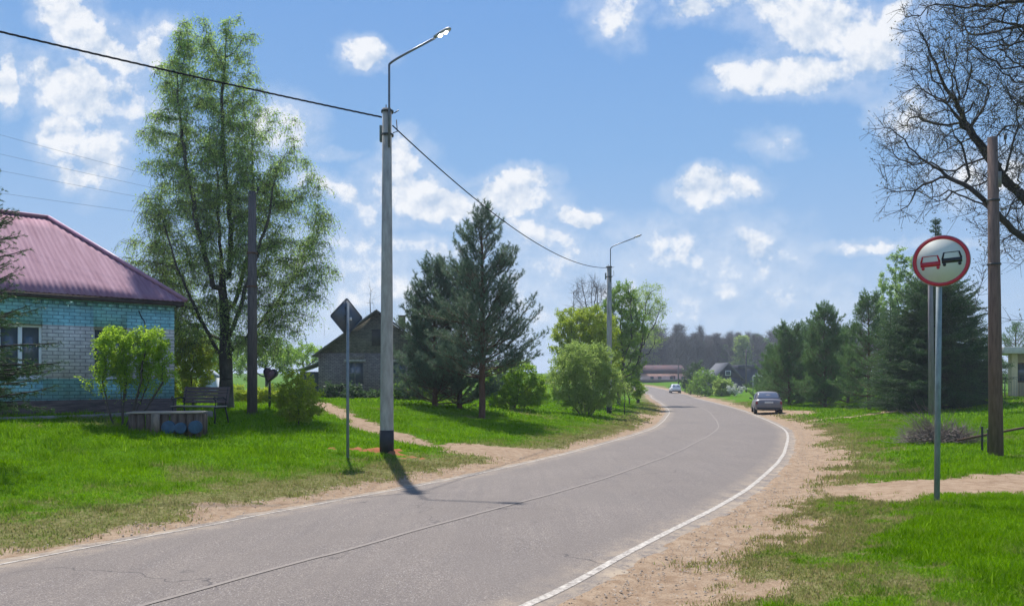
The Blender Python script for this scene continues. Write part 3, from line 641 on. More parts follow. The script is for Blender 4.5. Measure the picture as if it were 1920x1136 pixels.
# conifers -------------------------------------------------------------
def conifer(name, label, cat, base, h, rbase, seed, wood, leaf, kind='pine', trunk_r=.12, z0=.12, whorl=.38, nb=6, dens=1., top=.6, group=None, per=16, nl=.075, nw=.007, profile=None, tuft=.26):
    r = np.random.default_rng(seed); root = thing(name, label, cat, base, 0, group); w = NB(); lf = NB()
    zs = np.arange(-.15, h, .3); zs = np.append(zs, h); tx = np.cumsum(r.normal(0, .012, len(zs))); ty = np.cumsum(r.normal(0, .012, len(zs)))
    T = np.stack([tx, ty, zs], 1); TR = trunk_r * (1 - np.clip(zs, 0, h) / h) ** .8 + .008; w.tubes(T[:-1], T[1:], TR[:-1], TR[1:])
    P0 = []; P1 = []; R0 = []; R1 = []; SP = []; SD = []
    z = h * z0
    while z < h - .08:
        f = (z / h - z0) / (1 - z0)
        prof = profile(f) if profile else ((1 - f) ** .8 * (.55 + .45 * min(1, (f + .12) * 5)))
        for k in range(max(3, int(nb * (1 - .35 * f))) if not (nb == 16 and f > .6) else 4):
            a = r.uniform(0, 2 * np.pi); L_ = rbase * prof * (r.uniform(.55, 1.15) if kind == 'pine' else r.uniform(.6, 1.18)) + .1
            if kind == 'pine': el = rad(r.uniform(2, 24) + 34 * f); curve = .5
            else: el = rad(r.uniform(-12, 6) + 34 * f); curve = .22 if f > .3 else .1
            i = np.searchsorted(zs, z); p = np.array([tx[min(i, len(zs) - 1)], ty[min(i, len(zs) - 1)], z + r.uniform(-.06, .06)])
            d = np.array([math.cos(a) * math.cos(el), math.sin(a) * math.cos(el), math.sin(el)]); ns = max(3, int(L_ / .16)); st = L_ / ns; br = .006 + .018 * L_ / max(rbase, .5) * (trunk_r / .1) ** .5
            for j in range(ns):
                q = p + d * st; ra, rb = br * (1 - j / ns * .75), br * (1 - (j + 1) / ns * .75); P0.append(p); P1.append(q); R0.append(ra); R1.append(rb)
                g = (j + 1) / ns
                if g > .3 or L_ < .5 or kind != 'pine':
                    side = unit(np.cross(d, [0, 0, 1.]))
                    nsd = 2 if g < .95 else 1
                    for sg in ((-1, 1) if nsd == 2 else (0,)):
                        ln = (.1 + .42 * L_ * (1 - g) * r.uniform(.5, 1.1)) if kind == 'pine' else (.08 + .34 * L_ * (1 - g) ** .8 * r.uniform(.5, 1.2))
                        dd = unit(d * .8 + side * sg * r.uniform(.7, 1.1) + np.array([0, 0, r.normal(.3, .5) if kind == 'pine' else r.uniform(-.4, .0)]))
                        m = max(1, int(ln / (tuft if kind == 'pine' else .09))); e = q + dd * ln; P0.append(q); P1.append(e); R0.append(rb * .6); R1.append(.003)
                        for t in range(1, m + 1):
                            pt = q + dd * ln * t / m
                            SP.append(pt); SD.append(unit(dd * .6 + np.array([0, 0, .8 if kind == 'pine' else -.15]) + r.normal(size=3) * .3))
                            if kind == 'pine' and r.random() < .4 * dens:
                                u2 = unit(dd + r.normal(size=3) * .7 + np.array([0, 0, .9])); SP.append(pt + u2 * .15); SD.append(u2)
                    if r.random() < dens: SP.append(q + r.normal(size=3) * .03); SD.append(unit(d + np.array([0, 0, .3])))
                d = unit(d + np.array([0, 0, curve * st / max(L_, .3)]) + r.normal(size=3) * .05); p = q
        z += whorl * r.uniform(.75, 1.2) * (1 - .35 * f)
    SP.append(np.array([tx[-1], ty[-1], h])); SD.append(np.array([0, 0, 1.]))
    w.tubes(np.array(P0), np.array(P1), np.array(R0), np.array(R1)); SP = np.array(SP); SD = np.array(SD)
    if dens < 1: k = r.random(len(SP)) < dens; SP, SD = SP[k], SD[k]
    lf.add(*needles_np(SP, SD, nl, nw, r, per, 1.0, 1.1 if kind == 'pine' else 2.))
    w.build('trunk', wood, root, True); lf.build('crown', leaf, root)
    return root

prof_round = lambda f: (math.sin(math.pi * min(1, (f + .18) * .85)) ** .6) * (1 - f) ** .35 + .08
# main pine and the two behind it
b = at(903, 784)
conifer('pine_tree', 'tallest pine, with a bare reddish lower trunk, alone on the grass beside the dirt path', 'tree', b, 384 * b.y / F, 3.1, 11, pine_bark, pine_needle, z0=.2, whorl=.38, nb=9, trunk_r=.13, per=30, nl=.12, nw=.013, dens=1, tuft=.24,
        profile=lambda f: (1.08 - f) ** .85 * (.8 if f < .07 else 1.0))
b = on(815, 34); conifer('pine_tree', 'dense dark pine hiding the right end of the brick house', 'tree', b, 6.0, 2.3, 12, pine_bark, pine_needle, z0=.03, whorl=.28, nb=9, per=30, nl=.13, nw=.015, profile=lambda f: (1.1 - f) ** .6)
b = on(862, 34.5); conifer('pine_tree', 'dark pine behind and left of the pine with the reddish trunk', 'tree', b, 5.9, 2.2, 13, pine_bark, pine_needle, z0=.03, whorl=.30, nb=8, per=30, nl=.13, nw=.015, profile=lambda f: (1.1 - f) ** .6)
# spruce leaning into the picture in front of the turquoise house
b = on(-62, 12.5); conifer('spruce_tree', 'dark spruce whose branch tips reach in front of the turquoise house at the left edge', 'tree', b, 5.2, 1.22, 14, dark_bark, spruce_needle, kind='spruce', z0=.2, whorl=.27, nb=9, per=34, nl=.045, nw=.007, profile=lambda f: (1.02 - f) ** .75)
# right-hand row
b = on(1480, 62); conifer('pine_tree', 'broad green pine just right of the parked dark car', 'tree', b, 6.0, 2.7, 21, pine_bark, green_needle, z0=.02, whorl=.38, nb=9, per=20, nl=.15, nw=.022, profile=lambda f: (1.1 - f) ** .5 * min(1, .75 + 2 * f))
b = on(1548, 57); conifer('pine_tree', 'taller green pine second along from the parked dark car', 'tree', b, 6.9, 2.7, 22, pine_bark, green_needle, z0=.03, whorl=.38, nb=9, per=20, nl=.15, nw=.022, profile=lambda f: (1.1 - f) ** .5 * min(1, .75 + 2 * f))
b = on(1630, 50); conifer('pine_tree', 'open green pine with its trunk showing left of the dark spruce', 'tree', b, 7.2, 2.3, 23, pine_bark, green_needle, z0=.12, whorl=.36, nb=9, per=20, nl=.13, nw=.018, dens=1, profile=lambda f: (1.08 - f) ** .6)
b = on(1752, 42); conifer('spruce_tree', 'large dark spruce behind the no overtaking sign', 'tree', b, 10.4, 3.3, 24, dark_bark, spruce_needle, kind='spruce', z0=.03, whorl=.27, nb=16, per=14, nl=.09, nw=.020, trunk_r=.16, profile=lambda f: ((1 - f * 1.1) ** .6 if f < .62 else .30 * (1 - f)) + .015)
b = on(1668, 47); conifer('spruce_tree', 'mid green spruce filling the gap between the open pine and the dark spruce', 'tree', b, 6.6, 1.7, 25, dark_bark, green_needle, kind='spruce', z0=.05, whorl=.33, nb=11, per=9, nl=.08, nw=.016, profile=lambda f: (1.05 - f) ** .65)
for px, Y, h, rb, sd, lab in ((1822, 45, 4.2, 1.3, 26, 'small dark spruce on a bare stem just left of the wooden pole'), (1852, 48, 4.0, 1.3, 27, 'small dark spruce half hidden behind the wooden pole')):
    conifer('spruce_tree', lab, 'tree', on(px, Y), h, rb, sd, dark_bark, spruce_needle, kind='spruce', z0=.27, whorl=.3, nb=10, per=10, nl=.07, nw=.014, trunk_r=.08, profile=lambda f: (1.05 - f) ** .7)
b = on(1806, 47); conifer('spruce_tree', 'dark spruce joined to the right side of the largest spruce', 'tree', b, 6.2, 1.9, 30, dark_bark, spruce_needle, kind='spruce', z0=.04, whorl=.28, nb=13, per=12, nl=.09, nw=.02, profile=lambda f: (1.05 - f) ** .6)
for px, Y, h, rb, sd, lab in ((1450, 70, 4.6, 2.3, 31, 'lowest green pine, leftmost of the row behind the parked dark car'), (1518, 68, 6.3, 2.6, 32, 'green pine filling the gap behind the two pines nearest the parked dark car'), (1590, 60, 5.6, 2.3, 33, 'lower green pine left of the open pine with the showing trunk')):
    conifer('pine_tree', lab, 'tree', on(px, Y), h, rb, sd, pine_bark, green_needle, z0=.02, whorl=.4, nb=9, per=18, nl=.16, nw=.025, profile=lambda f: (1.1 - f) ** .5)
for px, Y, h, rb, sd, lab in ((1905, 66, 6.0, 2.4, 28, 'green pine rising behind the cream pavilion'), (1985, 60, 7.0, 2.6, 29, 'green pine beyond the right edge behind the pavilion')):
    conifer('pine_tree', lab, 'tree', on(px, Y), h, rb, sd, pine_bark, green_needle, z0=.1, whorl=.45, nb=7, per=9, nl=.14, nw=.02, profile=prof_round)

# broadleaf trees and shrubs
def px_tree(name, label, cat, px, py, Y, blobs, n_att, wood, leaf, ls, nl, seed, **kw):
    b = on(px, Y) if Y else at(px, py)
    ref = HOR + F * (EYE - b.z) / b.y                     # photo row where the base really sits
    return leafy_tree(name, label, cat, b, px, ref, blobs, n_att, wood, leaf, ls, nl, seed, **kw)
px_tree('birch_tree', 'pale birch rising behind the dark spruce near the no overtaking sign', 'tree', 1690, 0, 58, [(1688, 500, 26, 42), (1672, 540, 30, 40), (1705, 560, 42, 60), (1665, 590, 30, 55), (1700, 640, 50, 70)], 700, birch_bark, birch_leaf, .12, 24000, 41, trunk_r=.12, droop=.6)
# bushes on the left verge
px_tree('budding_shrub', 'tall shrub with bare stems below and yellow green leaves on top beside the turquoise wall', 'shrub', 226, 797, 0, [(225, 640, 45, 24), (270, 650, 45, 32), (210, 665, 30, 30, .5), (300, 690, 28, 30), (255, 700, 30, 40, .25), (205, 690, 28, 28, .3), (290, 740, 22, 30, .12)], 420, bark, bush_leaf, .05, 26000, 42, leafz=.95, step=.12, kill=.16, tip=.003, trunk_r=.02, spread=.12,
        trunk=[([(x, y, -.1), (x * 3.4, y * 2.2, 1.0)], None) for x, y in ((-.16, .03), (-.09, -.1), (.0, .1), (.06, -.06), (.13, .08), (.2, -.02), (.1, .14), (-.05, .16), (.26, .1), (.18, -.12), (-.2, -.08), (.03, .0), (.3, -.02))])
px_tree('leafy_shrub', 'light green shrub between the turquoise house and the birch trunk', 'shrub', 362, 0, 25.5, [(350, 680, 30, 50), (378, 690, 26, 50), (345, 730, 34, 35)], 380, bark, yellow_leaf, .06, 12000, 43, step=.14, kill=.22, tip=.004, trunk_r=.04, spread=.16)
px_tree('leafy_shrub', 'rounded bright green shrub on the lawn between the old dark pole and the lamp post', 'shrub', 560, 797, 0, [(560, 735, 38, 34), (535, 750, 28, 34), (585, 755, 24, 34), (545, 708, 16, 16), (575, 718, 18, 14), (560, 765, 40, 26)], 520, bark, yellow_leaf, .05, 11000, 44, step=.11, kill=.15, tip=.003, trunk_r=.02, spread=.1)
px_tree('hedge_shrub', 'low yellow green hedge right of the birch trunk', 'hedge', 455, 0, 30.5, [(410, 748, 30, 16), (450, 745, 34, 18), (490, 745, 30, 18), (525, 745, 30, 18)], 420, bark, yellow_leaf, .06, 18000, 45, step=.14, kill=.2, tip=.004, trunk_r=.03, spread=.14)
px_tree('leafy_shrub', 'dark broad leaved shrub under the window of the brick house', 'shrub', 645, 0, 40, [(625, 742, 24, 20), (660, 745, 26, 18), (690, 748, 22, 18)], 380, dark_bark, dark_leaf, .13, 6000, 46, step=.16, kill=.24, tip=.004, trunk_r=.03, spread=.18)
px_tree('leafy_shrub', 'green shrub right of the concrete lamp post in front of the brick house', 'shrub', 760, 0, 38, [(745, 742, 24, 20), (775, 740, 26, 22), (800, 750, 24, 18)], 380, bark, mid_leaf, .10, 9000, 47, step=.16, kill=.24, tip=.004, trunk_r=.03, spread=.18)
px_tree('leafy_shrub', 'bright green shrub right behind the trunk of the lone pine', 'shrub', 965, 0, 38, [(935, 715, 34, 32), (975, 710, 38, 34), (1005, 735, 28, 30), (945, 748, 34, 22), (990, 755, 34, 18)], 620, bark, bush_leaf, .085, 22000, 48, step=.17, kill=.25, tip=.005, trunk_r=.05, spread=.18)
px_tree('leafy_shrub', 'big rounded pale green shrub left of the second lamp post', 'shrub', 1098, 0, 39.5, [(1095, 690, 58, 44), (1060, 715, 38, 42), (1135, 715, 36, 44), (1100, 735, 66, 30), (1085, 660, 30, 18), (1125, 665, 26, 16), (1095, 757, 56, 16)], 1000, bark, pale_leaf, .075, 42000, 49, step=.18, kill=.26, tip=.004, trunk_r=.035, spread=.22,
        trunk=[([(x, y, -.1), (x * 4, y * 4, .8)], None) for x, y in ((-.2, 0), (.2, .05), (0, .2), (.05, -.2), (-.1, -.1), (.12, .14))])
px_tree('willow_tree', 'round topped golden green willow behind the big pale shrub', 'tree', 1092, 0, 52, [(1085, 610, 48, 36), (1120, 625, 40, 50), (1060, 640, 30, 40), (1100, 670, 62, 50)], 900, bark, yellow_leaf, .10, 42000, 50, step=.28, kill=.38, tip=.006, trunk_r=.14, spread=.26, droop=.3)
px_tree('bare_tree', 'grey leafless tree top showing above the golden green willow', 'tree', 1112, 0, 68, [(1105, 545, 34, 28), (1130, 560, 36, 36), (1090, 570, 24, 24), (1110, 620, 50, 60)], 800, far_bark, far_bark, .04, 3000, 51, step=.3, kill=.36, tip=.012, trunk_r=.16, spread=.4, sprig=4)
px_tree('broadleaf_tree', 'olive green tree directly behind the second lamp post', 'tree', 1160, 0, 60, [(1165, 575, 36, 42), (1180, 625, 36, 60), (1150, 640, 34, 60), (1175, 690, 32, 40)], 800, bark, mid_leaf, .11, 26000, 52, step=.3, kill=.4, tip=.008, trunk_r=.15, spread=.3)
px_tree('broadleaf_tree', 'airy pale tree at the road bend above the third pole', 'tree', 1196, 0, 70, [(1215, 565, 32, 32), (1228, 600, 22, 30), (1200, 600, 28, 40), (1225, 640, 20, 20, .5), (1190, 650, 22, 50, .7)], 520, dark_bark, pale_leaf, .11, 9000, 53, step=.34, kill=.44, tip=.009, trunk_r=.15, spread=.4)
px_tree('sapling', 'thin young tree by the kerb right of the second lamp post', 'tree', 1171, 0, 44, [(1168, 715, 12, 22), (1172, 735, 12, 16)], 90, dark_bark, pale_leaf, .05, 900, 54, step=.14, kill=.2, tip=.004, trunk_r=.03, spread=.15)
px_tree('leafy_shrub', 'green shrubbery filling the left side of the far bend below the third pole', 'shrub', 1180, 0, 64, [(1150, 715, 26, 26), (1178, 720, 20, 24), (1195, 732, 14, 16)], 420, bark, bush_leaf, .12, 11000, 55, step=.25, kill=.35, tip=.006, trunk_r=.05, spread=.25)
# greenery behind birch and houses
for px, Y, blobs, lf_, sd, lab in ((500, 62, [(500, 660, 40, 34), (470, 680, 30, 30), (530, 675, 34, 30)], mid_leaf, 61, 'green tree behind the heart shaped sign'), (570, 75, [(570, 665, 34, 20), (600, 672, 24, 16), (545, 670, 30, 18)], bush_leaf, 62, 'light green tree left of the brick house and its lean-to'),
                                  (345, 48, [(350, 650, 40, 50), (330, 690, 30, 30), (390, 680, 36, 36)], mid_leaf, 63, 'green tree behind the turquoise house near the birch'), (430, 70, [(430, 660, 40, 36), (400, 680, 30, 26)], mid_leaf, 64, 'green tree seen behind the foot of the birch')):
    px_tree('broadleaf_tree', lab, 'tree', px, 0, Y, blobs, 420, bark, lf_, .13, 9000, sd, step=.4, kill=.5, tip=.008, trunk_r=.12, spread=.35)
px_tree('bare_tree', 'slim leafless tree above the roof of the brick house', 'tree', 697, 0, 62, [(695, 560, 14, 26), (700, 600, 18, 30), (690, 620, 20, 30)], 120, far_bark, far_bark, .03, 300, 65, step=.35, kill=.4, tip=.009, trunk_r=.08, spread=.5)
# middle distance bushes by the blue gabled house
for px, Y, blobs, lf_, sd, lab in ((1322, 104, [(1318, 712, 22, 16), (1340, 718, 18, 13), (1300, 722, 14, 10), (1320, 733, 26, 8), (1345, 733, 14, 7)], mid_leaf, 71, 'rounded green bush in front of the dark gabled house'), (1295, 118, [(1296, 703, 12, 14), (1305, 690, 10, 10), (1287, 715, 10, 10), (1295, 726, 14, 9)], dark_leaf, 72, 'dark green bush between the pink building and the gabled house'),
                                  (1352, 100, [(1352, 724, 16, 9), (1368, 727, 12, 7), (1358, 735, 16, 6)], pale_leaf, 73, 'greyish bush at the foot of the dark gabled house')):
    px_tree('leafy_shrub', lab, 'shrub', px, 0, Y, blobs, 320, bark, lf_, .2, 4500, sd, step=.4, kill=.5, tip=.01, trunk_r=.08, spread=.4)

# the big bare tree at the right edge
def bare_oak():
    b = on(2040, 19.5); s = b.y / F; r = np.random.default_rng(81); ref = HOR + F * (EYE - b.z) / b.y
    root = thing('bare_tree', 'large nearly leafless tree with spreading dark limbs reaching in from the right edge', 'tree', b)
    q = lambda px, py, dy=0: ((px - 2040) * s, dy, (ref - py) * s)
    blobs = [(1960, 60, 230, 190), (2050, -80, 280, 170), (1880, 250, 200, 170), (1780, 140, 90, 130), (1730, 300, 90, 100), (2100, 200, 200, 200), (1700, 380, 60, 40, .6), (1930, 400, 110, 110), (1685, 270, 60, 80, .9), (1740, 60, 60, 90), (1860, 80, 110, 110), (2200, 100, 160, 160)]
    att = blob_pts(blobs, 6500, r, b.y, 2040, ref, depth=.8)
    tr = [([(0, 0, -.2), q(2030, 600), q(2015, 440), q(1990, 250), q(1960, 60), q(1940, -80)], None), ([q(1985, 520, -.4), q(1920, 480, -.7), q(1850, 445, -1.0), q(1790, 395, -1.2)], 10), ([q(1960, 600, .4), q(1905, 590, .7), q(1870, 565, .9)], 8),
          ([q(1980, 400, .4), q(1920, 320, .8), q(1860, 200, 1.2)], 14), ([q(2080, 380, .5), q(2150, 240, 1.0)], 13)]
    N, Pn = grow(att, tr, r, step=.21, kill=.27, infl=1.7, trop=(-.05, 0, .22), jit=.22, cap=20000); R = radii(N, Pn, .0065, 2.2, base=.30)
    w = NB(); wood_geo(w, N, Pn, R); fine = np.where(R < .016)[0]; n = len(fine) * 5; src = np.repeat(fine, 5); P = N[src]
    dr = unit(unit(P - N[np.maximum(Pn[src], 0)]) + r.normal(size=(n, 3)) * .75 + np.array([0, 0, .3])); E_ = P + dr * (.15 + .3 * r.random((n, 1))); w.tubes(P, E_, np.full(n, .005), np.full(n, .0035))
    w.build('trunk', dark_bark, root, True)
    k = r.integers(0, n, 26000); Pc = E_[k] + r.normal(0, .05, (len(k), 3)); lf = NB(); lf.add(*leaves_np(Pc, .045, r, aspect=.55))
    lf.build('buds', leafmat('opening bud', (.05, .05, .02), (.13, .14, .04), .35), root)
bare_oak()

# far wood --------------------------------------------------------------
def forest():
    r = np.random.default_rng(90); protos = []
    for i in range(7):
        root = thing('forest_tree', '', 'tree', (0, 0, 0), 0, 'tall trees of the far wood'); w = NB(); lf = NB(); h = 13.6 + r.uniform(-1, 2)
        kind = 'bare' if i < 4 else ('pine' if i < 6 else 'green')
        n = 240 if kind != 'pine' else 170; zz = h * (.25 + .75 * r.random(n) ** .8); rr = (2.8 if kind == 'bare' else 2.3) * (1.05 - zz / h) ** .6 * r.random(n) ** .5; a = r.uniform(0, 6.28, n)
        T = np.array([[r.normal(0, .05) * k, r.normal(0, .05) * k, h * k / 10] for k in range(11)]); w.tubes(T[:-1], T[1:], np.linspace(.17, .05, 10), np.linspace(.16, .03, 10))
        P = np.stack([rr * np.cos(a), rr * np.sin(a), zz], 1); Q = P.copy(); Q[:, :2] *= .05; Q[:, 2] -= rr * 1.3 * (1 if kind != 'pine' else .3); Q[:, 2] = np.maximum(Q[:, 2], h * .15)
        w.tubes(Q, P, np.full(n, .03), np.full(n, .014))
        if kind == 'bare':
            Pm = np.repeat(P, 5, 0); E_ = Pm + unit(r.normal(size=Pm.shape) + np.array([0, 0, .9])) * (.5 + .7 * r.random((len(Pm), 1))); w.tubes(Pm, E_, np.full(len(Pm), .013), np.full(len(Pm), .008))
        else:
            Pm = np.repeat(P, 26, 0) + r.normal(0, .42, (n * 26, 3)) * np.array([1, 1, .6]); lf.add(*leaves_np(Pm, .34, r, aspect=.6))
        w.build('trunk', far_bark if kind != 'pine' else bark, root); 
        if kind != 'bare': lf.build('crown', green_needle if kind == 'pine' else pale_leaf, root)
        root['label'] = {'bare': 'tall leafless tree of the hazy far wood', 'pine': 'dark pine of the hazy far wood', 'green': 'pale green birch of the hazy far wood'}[kind]
        protos.append(root)
    k = 0
    for row, (Y, x0, x1, n) in enumerate(((232, 26, 100, 84), (246, 26, 110, 84), (262, 28, 150, 80))):
        for j in range(n):
            x = x0 + (x1 - x0) * (j + r.uniform(.1, .9)) / n; y = Y + r.uniform(-8, 8)
            t = int(r.choice([0, 1, 2, 3, 4, 5, 6], p=[.23, .22, .22, .21, .03, .03, .06])); sc = r.uniform(.72, 1.12) * (1 + .12 * math.sin(x * .06 + row))
            if k < 7: o = protos[k]; o.location = (x, y, gz(x, y) - .2); o.rotation_euler = (0, 0, r.uniform(0, 6)); o.scale = (sc * 1.5, sc * 1.5, sc)
            else: dup(protos[t], (x, y, gz(x, y) - .2), r.uniform(0, 6), (sc * r.uniform(1.1, 2), sc * r.uniform(1.1, 2), sc))
            k += 1
forest()

# ------------------------------------------------------------------ built things
metal_grey = mat('galvanised metal', (.30, .32, .34), .45, .2, 6, .1, metallic=.6)
dark_metal = mat('dark weathered metal', (.05, .055, .06), .5, .3, 8, .1, metallic=.3)
lamp_metal = mat('grey lamp tube', (.13, .15, .18), .4, .2, 6, metallic=.5)
concrete = mat('pole concrete', (.36, .34, .31), .9, .3, 3, .4, stretch=(3, 3, .7))
old_wood = mat('weathered brown wood', (.16, .105, .085), .9, .4, 5, .6, stretch=(5, 5, .5))
grey_wood = mat('dark grey old wood', (.10, .085, .085), .9, .4, 5, .6, stretch=(5, 5, .5))
black_paint = mat('black paint', (.018, .018, .02), .6, .3, 8)
white_paint = mat('white frame paint', (.78, .80, .82), .45, .06, 6)
glass = glassmat('window glass', (.07, .09, .11), .1)
black_cable = mat('black cable', (.02, .022, .027), .95, .2, 20, spec=.05)
rust = mat('rusty iron', (.12, .06, .035), .8, .4, 12, .4)

# turquoise brick house
HC = at(328, 775); HC = Vector((-9.43, 21.6, 0)); HROT = math.atan2(.69, .72); HZ = gz(-10.8, 19.6) - .04
house = thing('brick_house', 'turquoise and white painted brick house with a faded purple corrugated hip roof', 'house', (HC.x, HC.y, HZ), HROT)
EZ = 3.84 - HZ                                   # eave height above the house's own ground
wz0, wz1 = EYE - .03 - HZ, EYE + 98 / F * 18.6 - HZ + .03
HL, HD = 12.0, 7.6
hb = brickmat('turquoise brick', (.36, .72, .76), (.28, .62, .68), (.15, .34, .38), bands=(wz0 - .02, wz1 + .02, (.80, .76, .73), (.70, .65, .62), (.34, .32, .32)), wear=.38, bw=.25, bh=.092)
plinth_m = mat('peeling dark plinth', (.03, .027, .03), .95, .5, 4, .8, col2=(.17, .13, .12), stretch=(.6, 1, 5))
def wall_panels(mb, x0, x1, y0, y1, z0, z1, ops):
    """wall along x with openings (xa, xb, za, zb)"""
    xs = sorted(set([x0, x1] + [o[0] for o in ops] + [o[1] for o in ops]))
    for a, b in zip(xs[:-1], xs[1:]):
        o = [q for q in ops if q[0] <= a + 1e-6 and q[1] >= b - 1e-6]
        if not o: mb.box(a, b, y0, y1, z0, z1)
        else: mb.box(a, b, y0, y1, z0, o[0][2]); mb.box(a, b, y0, y1, o[0][3], z1)
wins = [(-2.06, -1.25), (-4.16, -3.22), (-6.3, -5.3), (-8.4, -7.4), (-10.5, -9.5)]
w = MB(); wall_panels(w, -HL, 0, 0, .38, .42, EZ - .03, [(a, b, wz0, wz1) for a, b in wins])
w.box(-.38, 0, .38, HD, .42, EZ - .03); w.box(-HL, -HL + .38, .38, HD, .42, EZ - .03); w.box(-HL + .38, -.38, HD - .38, HD, .42, EZ - .03)
wall = w.build('wall', hb, house)
c = MB(); c.box(-HL - .03, .03, -.035, 0, EZ - .16, EZ - .035); c.box(-HL - .03, .03, -.07, -.036, EZ - .085, EZ - .036)
for i in range(int(HL / .25)): c.box(-HL + i * .25 + .02, -HL + i * .25 + .14, -.034, 0, EZ - .26, EZ - .165)
c.build('cornice', hb, wall)
p = MB(); p.box(-HL - .04, .045, -.05, HD + .04, -.6, .42); p.build('plinth', plinth_m, house, bevel=.01)
p = MB(); p.box(-HL - .6, .7, -.95, -.06, -.3, .06); p.build('paving_strip', mat('old paving concrete', (.22, .20, .18), .9, .35, 3, .5), house, bevel=.02)
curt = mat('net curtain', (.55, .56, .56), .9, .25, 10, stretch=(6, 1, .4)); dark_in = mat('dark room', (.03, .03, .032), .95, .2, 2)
for a, b in wins:
    f = MB(); t = .06; y0, y1 = .10, .17; m_ = (a + b) / 2
    f.box(a, a + t, y0, y1, wz0, wz1); f.box(b - t, b, y0, y1, wz0, wz1); f.box(a + t, b - t, y0, y1, wz0, wz0 + t); f.box(a + t, b - t, y0, y1, wz1 - t, wz1); f.box(m_ - .045, m_ + .045, y0 - .01, y1, wz0 + t, wz1 - t)
    fr = f.build('window', white_paint if a < -3 else mat('aged window paint', (.42, .42, .40), .6, .3, 6), house, bevel=.008)
    g = MB(); g.box(a + t, m_ - .045, .13, .14, wz0 + t, wz1 - t); g.box(m_ + .045, b - t, .13, .14, wz0 + t, wz1 - t); g.build('pane', glass, fr)
    g = MB(); g.box(a - .04, b + .04, -.07, .10, wz0 - .035, wz0); g.build('sill', mat('sill', (.62, .66, .68), .5, .1, 4), fr)
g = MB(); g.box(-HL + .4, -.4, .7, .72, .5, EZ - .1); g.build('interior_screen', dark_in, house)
# roof
def hip_roof():
    A, Wd, OV = 2.2, 3.95, .24
    yr = Wd; zr = EYE + 293 * 23.2 / F - HZ; z0 = EZ + .0; nb = NB()
    run = yr + OV; rise = zr - z0; hipx = -A; e0, e1 = -HL - OV, OV; e0h = e0 + (OV + A)
    V = []; Fq = []
    def wave(t): return .010 * math.cos(2 * math.pi * t / .13)
    def plane(u0, u1, fn, n):                     # fn(u, v) -> point ; v 0..vmax(u)
        us = np.linspace(u0, u1, n); rows = 7; base = len(V)
        for u in us:
            for k in range(rows): V.append(fn(u, k / (rows - 1)))
        for i in range(n - 1):
            for k in range(rows - 1): a = base + i * rows + k; Fq.append((a, a + rows, a + rows + 1, a + 1))
    def lim(u): return max(0., min(1., (e1 - u) / (A + OV), (u - e0) / (A + OV)))
    nx = int((e1 - e0) / .0325); ny = int((2 * run) / .0325)
    plane(e0, e1, lambda u, v: (u, -OV + run * lim(u) * v, z0 + rise * lim(u) * v + wave(u)), nx)
    plane(e1, e0, lambda u, v: (u, 2 * yr + OV - run * lim(u) * v, z0 + rise * lim(u) * v + wave(u)), nx)
    def limy(t): return max(0., min(1., (t + OV) / run, (2 * yr + OV - t) / run))
    plane(-OV, 2 * yr + OV, lambda u, v: (e1 - (A + OV) * limy(u) * v, u, z0 + rise * limy(u) * v + wave(u)), ny)
    plane(2 * yr + OV, -OV, lambda u, v: (e0 + (A + OV) * limy(u) * v, u, z0 + rise * limy(u) * v + wave(u)), ny)
    m = mat('faded purple sheet roof', (.22, .105, .145), .8, .25, 1.6, .15, col2=(.36, .21, .26), stretch=(3.5, .3, .3), spec=.15)
    o = link('roof', np_mesh('roof', V, [np.array(Fq)], True), m, house)
    sld = o.modifiers.new('sheet', 'SOLIDIFY'); sld.thickness = .012; sld.offset = -1
    rc = MB(); hz = .035
    for a, b in (((e1, -OV, z0), (-A, yr, zr)), ((-A, yr, zr), (e0h, yr, zr)), ((e1, 2 * yr + OV, z0), (-A, yr, zr))): rc.tube([(a[0], a[1], a[2] + hz), (b[0], b[1], b[2] + hz)], .06, 8)
    rc.build('ridge_cap', mat('ridge sheet', (.36, .18, .25), .5, .2, 3), o, True)
    s = MB(); s.box(e0 + .04, e1 - .04, -OV + .04, -OV + .07, z0 - .14, z0 - .02); s.box(e1 - .07, e1 - .04, -OV + .07, 2 * yr + OV - .04, z0 - .14, z0 - .02); s.box(e0 + .04, e1 - .07, -OV + .07, 2 * yr + OV - .05, z0 - .03, z0 - .015)
    s.build('soffit', mat('dark brown eaves', (.05, .035, .035), .8, .3, 5), o)
hip_roof()
dp = MB(); dp.tube([(-.95, -.02, EZ - .3), (-.9, -.03, EZ - .45), (-.8, -.03, EZ - .6), (-.78, -.03, EZ - .9)], .012, 6); dp.build('wall_cable', black_cable, house, True)

